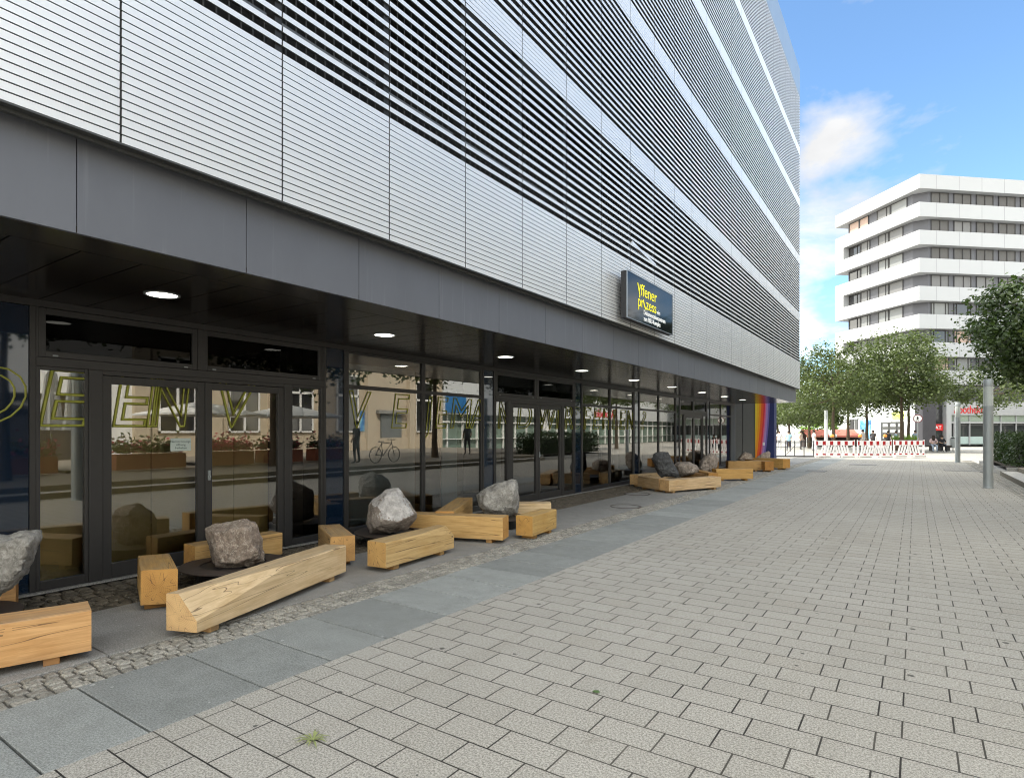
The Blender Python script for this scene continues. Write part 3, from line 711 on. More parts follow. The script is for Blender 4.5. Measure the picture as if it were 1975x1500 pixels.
plate(-5.75, 16.9, .18, .7, 'rusty round steel plate inside the square of pale beams')
plate(-5.8, 20.3, .18, .5, 'rusty round steel plate under the tall tan boulder')
plate(-5.95, 26.1, .2, .45, 'rusty round steel plate under the small reddish boulder')
plate(-5.6, 28.0, .2, .45, 'rusty round steel plate under the pointed dark boulder')
# ================================================================== SMALL THINGS ON THE GROUND
def manhole(x, y, r, label):
    t = empty('manhole_cover', (x,y,0), 0, label, 'manhole cover', 'round manhole covers by the windows')
    m = MB(); m.lathe([(r,-.02),(r,.006),(r-.035,.008),(r-.035,-.02)], (x,y,0), 40); m.build('ring', M_RUST, t)
    m = MB(); m.lathe([(r-.045,-.02),(r-.045,.003),(.01,.004)], (x,y,0), 40); m.build('lid', M_FLAG, t)
manhole(-5.08, 11.7, .33, 'round manhole cover with rusty ring near the cobble strip')
manhole(-5.85, 14.2, .33, 'round manhole cover with rusty ring near the windows left of the pale planter square')
def drain(x, y, sx, sy, label):
    t = empty('drain_cover', (x,y,0), 0, label, 'drain cover', 'flat drain covers in the paving')
    m = MB(); m.box(x-sx/2, x+sx/2, y-sy/2, y+sy/2, -.01, .004); m.build('frame', M_DARK, t)
    m = MB(); m.box(x-sx/2+.03, x+sx/2-.03, y-sy/2+.03, y+sy/2-.03, .0042, .008); m.build('plate', M_FLAG, t)
p = gnd(1664,896); drain(p.x, p.y, 1.1, .9, 'flat drain cover in the street in front of the barriers')
p = gnd(1865,908); drain(p.x, p.y, 1.5, .6, 'flat drain cover between the two lamp posts')
p = gnd(1575,908); drain(p.x, p.y, .7, 1.0, 'flat drain cover at the edge of the slabs near the last oak block')
# weed and leaf
p = gnd(604,1427); t = empty('weed', (p.x,p.y,0), 0, 'small spidery green weed growing in a paving joint', 'weed')
m = MB()
for k in range(13):
    a = k*2*math.pi/13+rnd.uniform(-.2,.2); L = rnd.uniform(.06,.115); w = .006
    d = Vector((math.cos(a), math.sin(a), 0)); n = Vector((-d.y, d.x, 0))
    q0 = Vector((p.x,p.y,.004)); q1 = q0+d*L*.55+Vector((0,0,.016)); q2 = q0+d*L+Vector((0,0,.006))
    m.add([q0-n*w*.4, q0+n*w*.4, q1+n*w, q1-n*w, q2], [(0,1,2,3),(3,2,4)])
m.build('leaves', plain('weed_leaf', (.24,.27,.10), .7, var=.3, scale=40), t)
p = gnd(1150,1335); m = MB()
m.add([(p.x-.022,p.y-.012,.005),(p.x+.012,p.y-.02,.009),(p.x+.024,p.y+.004,.006),(p.x+.006,p.y+.02,.010),(p.x-.02,p.y+.012,.007)], [(0,1,2,3,4)])
o = m.build('fallen_leaf', plain('fallen_leaf_green', (.09,.15,.05), .6)); tag(o, 'single green leaf lying on the paving', 'leaf')
# ================================================================== WHITE OFFICE BUILDING
OC = at(1773, 831, 62.0); OC.z = 0
E1 = Vector((-.695,.719,0)).normalized(); E2 = Vector((.743,.669,0)).normalized()
LL, LR = 12.5, 34.0
OB = empty('office_building', OC, 0, 'white eight-storey office building with horizontal white bands and grey window strips', 'building')
N1 = Vector((-E1.y, E1.x, 0)); N1 = N1 if N1.dot(OC) < 0 else -N1      # outward normals
N2 = Vector((E2.y, -E2.x, 0)); N2 = N2 if N2.dot(OC) < 0 else -N2
def opt(s1, s2, off=0.0):      # point: s1 along the left face, s2 along the right face (plan coordinates)
    return OC+E1*s1+E2*s2
wband = plain('white_render', (.37,.375,.38), .6, var=.03, scale=.6); gpan = plain('grey_panel', (.085,.085,.095), .5, var=.06); mjoint = plain('panel_joint', (.22,.22,.23), .8)
TOP, FLH, BH = 28.6, 2.94, 1.5
core = MB()
IN = .75
poly_core = [opt(LL-1.35,IN), opt(IN+.9,IN), opt(IN,IN+1.0), opt(IN,LR), opt(LL-1.35,LR)]
core.prism([(p.x,p.y) for p in poly_core], 0.2, TOP-.3)
core.build('core', gpan, OB)
poly_band = [opt(LL,0), opt(0,0), opt(0,LR), opt(LL,LR)]
levels = [TOP-FLH*k for k in range(8)]
def facebox(m, face, s0, s1, z0, z1, d0, d1, mi=0):
    """box on the left (1) or right (2) face, between distances s0..s1 from the corner, d = metres in front of the band plane"""
    if face == 1: o, e, n = OC, E1, N1
    else: o, e, n = OC, E2, N2
    ps = [o+e*s0+n*d0, o+e*s1+n*d0, o+e*s1+n*d1, o+e*s0+n*d1]
    vs = [(p.x,p.y,z0) for p in ps]+[(p.x,p.y,z1) for p in ps]
    m.add(vs, [(3,2,1,0),(4,5,6,7),(0,1,5,4),(1,2,6,5),(2,3,7,6),(3,0,4,7)], mi)
for k, zt in enumerate(levels):
    m = MB(); m.prism([(p.x,p.y) for p in poly_band], zt-BH, zt)
    for s in (2.1, 4.9, 7.6, 10.3): facebox(m, 1, s-.012, s+.012, zt-BH+.01, zt-.01, .0, .004, 1)
    s = 2.0
    while s < LR-1: facebox(m, 2, s-.02, s+.02, zt-BH+.01, zt-.01, .0, .004, 1); s += 2.72
    if k in (1,3,5) :      # the left ends of two bands are joined
        ps = [opt(LL,0), opt(LL-1.45,0), opt(LL-1.45,LR), opt(LL,LR)]
        m.prism([(p.x,p.y) for p in ps], zt-FLH, zt-BH)
    m.build('white_band', [wband, mjoint], OB)
mdk = NT('office_glass_dark'); mdk.p(Base_Color=(.03,.03,.032), Roughness=.06); mdk.set(mdk.b,'Specular IOR Level',.8); mdk = mdk.mat
mbl = plain('office_blind', (.16,.158,.155), .6, var=.08, scale=3); mbr = plain('office_blind_dark', (.085,.08,.075), .6, var=.2, scale=3); mwarm = plain('office_room_warm', (.42,.30,.24), .6)
mli = plain('office_blind_light', (.22,.225,.22), .6, var=.05); mfr = plain('office_frame', (.04,.038,.037), .5)
def off_win(face, s0, s1, z0, z1, glass, splits):
    d = -IN+.03
    m = MB()
    fr_ = .07
    facebox(m, face, s0, s1, z0, z0+fr_, d-.05, d+.05); facebox(m, face, s0, s1, z1-fr_, z1, d-.05, d+.05)
    for s in [s0+fr_/2, s1-fr_/2]+[s0+(s1-s0)*q for q in splits]: facebox(m, face, s-fr_/2, s+fr_/2, z0+fr_, z1-fr_, d-.05, d+.05)
    w = m.build('window', mfr, OB)
    g = MB(); facebox(g, face, s0+.03, s1-.03, z0+.03, z1-.03, d-.04, d-.01); g.build('pane', glass, w)
rw = random.Random(4)
for k in range(8):
    zb, zt = levels[k]-FLH+.03, levels[k]-BH-.03
    if k == 7: zb = 4.2
    s = 2.05; i = 0
    while s < LR-3:
        if k in (0,1,2): gl = mbr if not (k == 1 and i == 1) else mbl; sp = [.5]
        elif k == 3: gl = mbl; sp = [.55]
        elif k in (4,): gl = mdk if i != 0 else mli; sp = [.16,.82]
        else: gl = [mwarm, mli, mdk][(i+k) % 3]; sp = [.16,.82]
        off_win(2, s, s+2.1, zb, zt, gl, sp); s += 2.72; i += 1
    x = LL-1.55
    seq = [(1.9,'g'),(1.5,'b'),(1.2,'p'),(1.55,'b'),(2.0,'l'),(1.8,'l')]
    if k == 0: seq = [(1.7,'w'),(1.5,'w'),(1.2,'p'),(2.0,'b'),(2.3,'l'),(1.6,'l')]
    for w_, t_ in seq:
        if t_ != 'p':
            gl = {'g': mdk, 'b': mli if (k+int(w_*10)) % 2 else mbl, 'l': mbl if k % 2 else mli, 'w': mwarm}[t_]
            if x-w_ > 1.3: off_win(1, x-w_+.04, x-.02, zb, zt, gl, [.28] if t_ in 'gb' else [])
        x -= w_
# ground floor of the office building
m = MB()
facebox(m, 1, 5.6, LL-.2, 0, 4.3, -1.2, -.35); facebox(m, 1, .9, 2.2, 0, 6.4, -1.2, -.3)
facebox(m, 1, .9, 5.6, 2.62, 6.4, -1.2, -.45); facebox(m, 1, 5.6, LL-.2, 4.3, 6.4, -1.2, -.35)
m.build('shop_wall', plain('pale_shop_wall', (.66,.68,.68), .6, var=.04), OB)
m = MB(); facebox(m, 2, .35, 1.9, 0, 6.45, -1.0, .05); m.build('corner_pillar', plain('dark_pillar', (.045,.043,.05), .6), OB)
m = MB(); facebox(m, 2, 3.3, 3.9, 0, 6.4, -.7, -.1); m.build('white_pillar', wband, OB)
m = MB(); facebox(m, 2, 1.95, 3.3, 0, 6.4, -1.2, -.6); m.build('entrance_glazing', mdk, OB)
def sign_on(face, s0, s1, z0, z1, d, mt, name):
    q = MB(); facebox(q, face, s0, s1, z0, z1, d, d+.1); return q.build(name, mt, OB)
def text_on(face, s, z, d, body, size, mt, name='shop_lettering', width=None, rev=False):
    if face == 2: o, e, n = OC, E2, N2
    else: o, e, n = OC, -E1, N1
    p = o+(E2*s if face == 2 else E1*s)+n*d; p.z = z
    text_obj(name, body, size, face_dir(p, e), mt, OB, extrude=.02, width=width)
m = MB(); facebox(m, 2, 4.0, LR, 2.42, 2.60, -.62, -.45); facebox(m, 2, 4.0, LR, 3.3, 4.75, -.6, -.3); m.build('shop_fascia', wband, OB)
m = MB(); facebox(m, 2, 4.0, LR, .1, 6.4, -.75, -.65); m.build('shop_glazing', mdk, OB)
m = MB(); facebox(m, 2, 4.0, LR, .2, 1.0, -.64, -.62); m.build('frosted_band', plain('frosted_film', (.42,.52,.50), .5), OB)
m = MB(); facebox(m, 2, 4.0, LR, 2.62, 3.3, -.64, -.62); m.build('green_glass_band', plain('green_glass', (.30,.36,.29), .3), OB)
s = 4.6
while s < LR: m = MB(); facebox(m, 2, s-.05, s+.05, .1, 3.28, -.61, -.5); m.build('mullion', wband, OB); s += 1.9
text_on(2, 4.35, 3.50, -.27, 'Apotheke', 1.2, M_REDS, width=3.6)
sign_on(2, 2.0, 3.2, 1.65, 2.33, -.5, M_REDS, 'red_sign'); text_on(2, 2.2, 1.8, -.38, 'AT', .5, M_WHITEP, width=.75)
sign_on(1, .95, 3.95, 2.95, 3.75, -.42, plain('lime_sign', (.62,.66,.20), .5), 'yellow_sign')
text_on(1, 3.7, 3.18, -.30, 'optik', .55, plain('lime_dark', (.34,.40,.08), .5), width=2.3)
for a, b in ((4.5,5.5),(3.4,4.4),(2.35,3.3)):
    m = MB(); facebox(m, 1, a, b, .1, 2.6, -.5, -.42); f = m.build('shop_window', mdk, OB)
    m = MB()
    for zz in (.75,1.45,2.1): facebox(m, 1, a+.15, b-.2, zz, zz+.28, -.41, -.40)
    m.build('shelf_display', M_WHITEP, f)
def m_poster():
    s = NT('blue_poster'); v = s.obj(); f = s.noise(v, 1.4, 5, .6)
    s.p(Base_Color=s.ramp(f, [(.25,(.02,.05,.22)),(.45,(.05,.22,.55)),(.6,(.25,.60,.80)),(.8,(.75,.85,.92))]), Roughness=.4); return s.mat
sign_on(1, 7.0, 8.6, .7, 2.9, -.34, m_poster(), 'poster')
sign_on(1, 9.0, 9.5, .3, 3.0, -.34, mdk, 'door_glass'); sign_on(1, 9.7, 10.3, .3, 3.0, -.34, mfr, 'door_glass'); sign_on(1, 10.7, 11.9, .3, 1.5, -.34, plain('cyan_sheet', (.08,.55,.72), .5), 'cyan_panel')

# ================================================================== TREES
def crown_mesh(name, mt, rx, ry, rz, nclump, nleaf, leaf, seed, hollow=.45, flat=0.0):
    r = random.Random(seed); vs = []; fs = []; cl = []
    for i in range(nclump):
        while True:
            p = Vector((r.uniform(-1,1), r.uniform(-1,1), r.uniform(-1,1)))
            if hollow < p.length < 1: break
        if p.z < -.55 and r.random() < flat: p.z *= .6
        p *= 1+noise.noise(p*1.7+Vector((seed,0,0)))*.42
        cl.append((Vector((p.x*rx, p.y*ry, p.z*rz)), r.uniform(.6,1.25)))
    base = min(rx, ry, rz)
    for c, k in cl:
        cr = base*.26*k
        for j in range(int(nleaf*k)):
            d = Vector((r.gauss(0,1), r.gauss(0,1), r.gauss(0,.75)))*cr*.62
            p = c+d
            nrm = (d.normalized()*.5+Vector((r.gauss(0,.5), r.gauss(0,.5), .75+r.gauss(0,.4)))).normalized()
            a = nrm.orthogonal().normalized(); a = (Matrix.Rotation(r.uniform(0,6.28), 3, nrm) @ a); b = nrm.cross(a)
            L = leaf*r.uniform(.7,1.3); W = L*.36; n0 = len(vs)
            vs += [p-a*L*.5, p+b*W-a*L*.05-nrm*L*.04, p+a*L*.5-nrm*L*.12, p-b*W-a*L*.05-nrm*L*.04]
            fs.append((n0,n0+1,n0+2,n0+3))
    me = bpy.data.meshes.new(name); me.from_pydata([tuple(v) for v in vs], [], fs); me.materials.append(mt)
    return me, cl
CROWNS = {}
def tree(loc, h0, rx, rz, key, label, mt=M_LEAF, trunk_r=.12, nclump=84, nleaf=112, leaf=.2, rot=0.0, group='linden trees on the square', ry=None, name='linden_tree', lean=0):
    loc = Vector(loc); t = empty(name, loc, rot, label, 'tree', group)
    if key not in CROWNS: CROWNS[key] = crown_mesh('crown', mt, rx, ry or rx, rz, nclump, nleaf, leaf, hash(key) % 97 if not isinstance(key, int) else key, flat=.7)
    me, cl = CROWNS[key]
    c = bpy.data.objects.new('crown', me); COL.objects.link(c); c.parent = t; c.location = (lean, 0, h0+rz)
    m = MB(); top = Vector((lean,0,h0+rz*.9)); prev = Vector((0,0,0)); n = 7
    for i in range(1, n+1):
        q = Vector((lean*(i/n)**2+rnd.uniform(-.03,.03), rnd.uniform(-.03,.03), top.z*i/n))
        m.tube(prev, q, trunk_r*(1.12-.7*(i-1)/n)*(1.25 if i == 1 else 1), trunk_r*(1.12-.7*i/n), 9, cap=False); prev = q
    for (p, k) in cl[::4]:
        zb = max(h0*.92, min(top.z, h0+rz+p.z*.55-.3)); st = Vector((lean,0,zb)); en = Vector((lean,0,h0+rz))+p*.93
        mid = st*.5+en*.5+Vector((0,0,-.12)); m.tube(st, mid, trunk_r*.34, trunk_r*.2, 5, cap=False); m.tube(mid, en, trunk_r*.2, trunk_r*.06, 5, cap=False)
    o = m.build('trunk', M_BARK, t, world=False, smooth=True)
    return t
def on_ground(px, d): p = at(px, CYP, d); return (p.x, p.y, 0)
tree(on_ground(1607, 46), 2.25, 3.05, 3.0, 11, 'round linden left of the barriers, its crown touching the louvred facade corner', trunk_r=.14)
tree(on_ground(1739, 47), 2.95, 3.0, 3.3, 16, 'linden with the tallest top, standing before the yellow shop sign', trunk_r=.15, nclump=105)
tree(on_ground(1752.5, 50.5), 3.1, 3.0, 2.5, 11, 'linden with a dark slim trunk just right of the tallest linden', rot=2.1, trunk_r=.13)
tree(on_ground(1672, 52), 3.2, 2.75, 2.35, 12, 'linden between the round linden and the tallest linden, before the blue poster', rot=1.2, trunk_r=.14)
tree(on_ground(1561, 55), 2.0, 2.9, 2.3, 11, 'linden behind the round linden, over the dark railing', rot=4.0, trunk_r=.13)
tree(on_ground(1522, 62), 1.6, 3.0, 2.5, 12, 'shadowy linden beside the rainbow pier', mt=M_LEAF, rot=2.7, trunk_r=.15)
tree(on_ground(1913, 44), 2.9, 2.3, 1.8, 13, 'small light-green linden between the two lamp posts', trunk_r=.09, nclump=50, nleaf=70, leaf=.18)
tree((5.2, 31.6, .28), 2.6, 3.15, 2.5, 14, 'big dark-leaved linden over the hedge at the right edge of the photo', mt=M_LEAFD, trunk_r=.15, nclump=170, nleaf=190, leaf=.165)
tree(on_ground(1636, 58), 2.6, 1.6, 2.6, 15, 'slim tree with a dark trunk at the left end of the office building', trunk_r=.16, nclump=44, nleaf=80)
for px, d, lab in ((1500,80,'leafy tree far behind the rainbow pier'),(1555,86,'leafy tree far behind the market stall'),(1602,92,'leafy tree farthest away in the gap left of the office building')):
    tree(on_ground(px, d), .9, 3.6, 3.0, 12, lab, rot=px*.1, trunk_r=.2, group='far trees')
# row of street trees on the terrace, seen in the shop glass
for (x, y, k, rt, lab) in ((5.6,5.3,12,0,'terrace linden mirrored in the glass left of the first side light'),(5.8,13.4,11,.8,'terrace linden mirrored above the double doors'),(5.7,22.4,12,2.2,'terrace linden mirrored beside the pale blue panel'),(7.2,41.5,11,3.3,'linden mirrored in the far shop windows'),(7.6,48.5,12,1.3,'linden mirrored near the rainbow pier')):
    tree((x,y,.28 if y < 36 else 0), 3.1, 2.9, 2.4, k, lab, rot=rt, trunk_r=.14, group='terrace trees seen in the glass')
# hedge and low shrubs
def leaf_block(name, x0, x1, y0, y1, z0, z1, n, leaf, mt, seed, label, cat, rounding=.25, parent=None):
    r = random.Random(seed); vs = []; fs = []
    for i in range(n):
        f = r.random()
        p = Vector((r.uniform(x0,x1), r.uniform(y0,y1), r.uniform(z0,z1)))
        if f < .8:      # near the surface
            q = r.choice('xxyyz')
            if q == 'x': p.x = r.choice((x0,x1))
            elif q == 'y': p.y = r.choice((y0,y1))
            else: p.z = z1
        p += Vector((r.gauss(0,1), r.gauss(0,1), r.gauss(0,1)))*.06
        p.z += noise.noise(Vector((p.x*1.1, p.y*1.1, seed)))*.16*(p.z-z0)/(z1-z0)
        p.z = max(p.z, z0)
        nrm = Vector((r.gauss(0,1), r.gauss(0,1), .6+r.gauss(0,.7))).normalized(); a = nrm.orthogonal().normalized()
        a = Matrix.Rotation(r.uniform(0,6.28), 3, nrm) @ a; b = nrm.cross(a); L = leaf*r.uniform(.7,1.3); n0 = len(vs)
        vs += [p-a*L*.5, p+b*L*.3, p+a*L*.5-nrm*L*.1, p-b*L*.3]; fs.append((n0,n0+1,n0+2,n0+3))
    c = Vector(((x0+x1)/2,(y0+y1)/2,z0)) if parent is None else wm(parent).to_translation()
    me = bpy.data.meshes.new(name); me.from_pydata([tuple(v-c) for v in vs], [], fs); me.materials.append(mt)
    o = bpy.data.objects.new(name, me); COL.objects.link(o); o.parent = parent
    if parent is None: o.location = c; tag(o, label, cat)
    return o
hd = empty('hedge', (3.9,31.8,.28), 0, 'clipped dark green hedge on the kerbed bed at the right edge', 'hedge')
leaf_block('foliage', 2.98, 4.7, 28.3, 35.4, .30, 1.42, 9000, .10, M_HEDGE, 3, None, None, parent=hd)
m = MB()
for i in range(40):
    x, y = rnd.uniform(3.2,4.5), rnd.uniform(28.6,35.1); m.tube((x,y,.28), (x+rnd.uniform(-.1,.1),y+rnd.uniform(-.1,.1),1.15), .02, .008, 5)
m.box(3.25, 4.45, 28.6, 35.1, .285, 1.12); m.build('stem', plain('hedge_inside', (.012,.016,.008), .95), hd)
# ================================================================== LAMP POSTS
def lamp_post(x, y, label, h=3.05, r=.115, mt=None):
    mt = mt or M_STEEL
    t = empty('lamp_post', (x,y,0), 0, label, 'lamp post', 'thick steel column lights')
    m = MB(); m.lathe([(r+.012,0),(r+.012,.02),(r+.004,.03),(r,.05),(r,.30),(r-.002,.302),(r-.002,.312),(r,.314),(r,2.02),(r-.003,2.022),(r-.003,2.034),(r,2.036),(r,2.30),(r-.02,2.31)], (0,0,0), 32)
    m.build('column', mt, t, True, world=False).data.set_sharp_from_angle(angle=R(40))
    m = MB(); m.lathe([(r-.012,2.30),(r-.012,2.86)], (0,0,0), 32)
    for i in range(8):
        a = i*math.pi/4; m.box(-.006,.006,-.006,.006,2.30,2.86,0,Matrix.Translation((math.cos(a)*(r-.008), math.sin(a)*(r-.008), 0)))
    m.build('lens', M_ACRYL, t, world=False)
    m = MB(); m.lathe([(r-.005,2.85),(r,2.855),(r,h-.02),(r-.015,h)], (0,0,0), 32); m.build('cap', mt, t, True, world=False).data.set_sharp_from_angle(angle=R(40))
lamp_post(1.68, 21.21, 'thick grey column lamp nearest to us, right side of the street')
lamp_post(1.75, 37.3, 'thick grey column lamp second along the right side, by the small light-green linden')
lamp_post(-4.53, 40.7, 'pale column lamp standing in front of the leftmost barrier', 2.85, .10, plain('pale_post', (.62,.62,.62), .5))
for (x, y, lab) in ((1.7, 5.6, 'thick grey column lamp mirrored in the double door'),(1.7,-6, 'thick grey column lamp behind the camera')): lamp_post(x, y, lab) if y > 0 else None
# ================================================================== BARRIERS, RAILING, SIGN, BENCH
M_BWHITE = plain('barrier_white', (.78,.76,.76), .5, var=.04)
def barrier(pa, pb, label, ang_fix=0):
    a = Vector((*pa,0)); b = Vector((*pb,0)); d = b-a; L = d.length; rz = math.atan2(d.y, d.x)
    t = empty('construction_barrier', (a+b)/2, rz, label, 'barrier', 'red and white construction barriers')
    m = MB(); h = L/2-.03
    m.box(-h, h, -.025, .025, .72, 1.02); m.box(-h, h, -.025, .025, .12, .24)
    m.box(-h, -h+.07, -.025, .025, .24, .72); m.box(h-.07, h, -.025, .025, .24, .72); m.box(-h-.02, -h, -.03, .03, .02, 1.05); m.box(h, h+.02, -.03, .03, .02, 1.05)
    k = -h+.12
    for side in (-1, 1):
        for i in range(5):
            x = side*(.14+i*.165); tl = side*.12
            if abs(x)+.15 < h:
                vs = [(x-.045,-.018,.24),(x+.045,-.018,.24),(x+.045-tl,-.018,.72),(x-.045-tl,-.018,.72),(x-.045,.018,.24),(x+.045,.018,.24),(x+.045-tl,.018,.72),(x-.045-tl,.018,.72)]
                m.add(vs, [(0,1,2,3),(7,6,5,4),(0,3,7,4),(1,5,6,2),(0,4,5,1),(3,2,6,7)])
    m.box(-.02, .02, -.018, .018, .24, .72)
    m.build('panel', M_BWHITE, t, world=False)
    m = MB(); n = 6; w = (2*h)/(2*n-1)*.9
    for i in range(n):
        x = -h+.05+(2*h-.1)*i/(n-1); hw = w*.34 if i in (0,n-1) else w*.5
        m.box(x-hw, x+hw, -.0285, -.0255, .745, .985); m.box(x-hw, x+hw, .0255, .0285, .745, .985); m.box(x-hw, x+hw, -.0285, -.0255, .135, .225)
    m.build('red_film', M_RED, t, world=False)
    for s in (-1, 1):
        q = MB(); q.box(s*h*.62-.35, s*h*.62+.35, -.22, .22, .0, .10); q.build('foot', plain('recycled_foot', (.48,.46,.43), .8) if 'recycled_foot' not in MATS else MATS['recycled_foot'], t, world=False, bevel=.02)
barrier((-5.05,40.2), (-3.05,41.3), 'leftmost barrier, partly behind the pale column lamp')
barrier((-2.93,41.35), (-1.20,42.5), 'middle barrier with orange warning lights above it')
barrier((-1.15,43.6), (.45,44.6), 'rightmost barrier, below the no-pedestrians sign')
for px, d, lab in ((1605,41.5,'orange warning lamp above the leftmost barrier'),(1659,42.2,'orange warning lamp at the left of the middle barrier'),(1707,43.0,'orange warning lamp at the right of the middle barrier')):
    p = at(px, CYP, d); t = empty('warning_lamp', (p.x,p.y,0), 0, lab, 'warning lamp', 'orange warning lamps on the barriers')
    m = MB(); m.lathe([(.03,0),(.03,1.06),(.09,1.06),(.09,1.13)], (0,0,0), 12); m.build('stand', M_DARK, t, world=False)
    m = MB(); m.lathe([(.05,1.13),(.12,1.16),(.135,1.24),(.12,1.33),(.05,1.37)], (0,0,0), 16); m.build('lens', plain('orange_lens', (.75,.28,.05), .35) if 'orange_lens' not in MATS else MATS['orange_lens'], t, True, world=False)
rl = empty('railing', (-6.1,39.9,0), 0, 'low dark metal railing between the pier and the leftmost barrier', 'railing')
a = Vector((-7.6,39.0,0)); b = Vector((-5.2,40.5,0)); m = MB(); z = Vector((0,0,1))
for h in (.06,.95): m.tube(a+z*h, b+z*h, .022, .022, 6)
m.tube(a+z*.6, a.lerp(b,.5)+z*.6, .014, .014, 6)
for i in range(6):
    p = a.lerp(b, i/5); m.tube(p, p+z*1.0, .028, .028, 6)
m.tube(a.lerp(b,.4)+z*.08, a.lerp(b,.62)+z*.75, .016, .016, 6); m.build('bars', M_DARK, rl)
m = MB(); d = (b-a).normalized(); n = Vector((-d.y,d.x,0))
m.add([a-n*.12, b-n*.12, b+n*.12, a+n*.12]+[p+z*.05 for p in (a-n*.12, b-n*.12, b+n*.12, a+n*.12)], [(3,2,1,0),(4,5,6,7),(0,1,5,4),(1,2,6,5),(2,3,7,6),(3,0,4,7)]); m.build('base', M_DARK, rl)
# no-pedestrians sign
p = at(1770, CYP, 45); ts = empty('traffic_sign', (p.x,p.y,0), 0, 'round no-pedestrians sign with red rim on a thin post', 'traffic sign')
m = MB(); m.tube((p.x,p.y,0), (p.x,p.y,2.95), .03, .03, 8); m.build('post', M_STEEL, ts)
vd = Vector((p.x,p.y,0)).normalized(); sd = Vector((vd.y,-vd.x,0))
def disc(m, c, r, off, n=28, r2=0):
    o = c-vd*off
    if r2: 
        vs = [o+sd*(q*math.cos(2*math.pi*i/n))+z*(q*math.sin(2*math.pi*i/n)) for q in (r, r2) for i in range(n)]
        m.add(vs, [(i,(i+1)%n,n+(i+1)%n,n+i) for i in range(n)])
    else: m.add([o+sd*(r*math.cos(2*math.pi*i/n))+z*(r*math.sin(2*math.pi*i/n)) for i in range(n)], [tuple(range(n))])
c = Vector((p.x,p.y,2.55)); m = MB(); m.tube(c-vd*.035, c-vd*.045, .31, .31, 28); m.build('plate', M_WHITEP, ts)
m = MB(); disc(m, c, .312, .048, 28, .255); m.build('rim', plain('sign_rim', (.16,.03,.035), .5), ts)
m = MB(); disc(m, c+z*.13, .045, .049, 14)
def limb(m, a, b, w):
    a = c+sd*a[0]+z*a[1]-vd*.049; b = c+sd*b[0]+z*b[1]-vd*.049; t_ = (b-a).normalized(); n_ = t_.cross(vd); m.add([a-n_*w, a+n_*w, b+n_*w, b-n_*w], [(0,1,2,3)])
limb(m, (0,.085), (0,-.03), .042); limb(m, (-.01,-.03), (-.07,-.19), .022); limb(m, (.01,-.03), (.06,-.19), .022); limb(m, (-.03,.07), (-.08,-.03), .018); limb(m, (.03,.07), (.08,-.03), .018)
m.build('pedestrian_symbol', M_BLACK, ts)
m = MB(); m.lathe([(.03,2.9),(.03,2.96),(.002,2.97)], (p.x,p.y,0), 10); m.build('post_cap', M_DARK, ts)
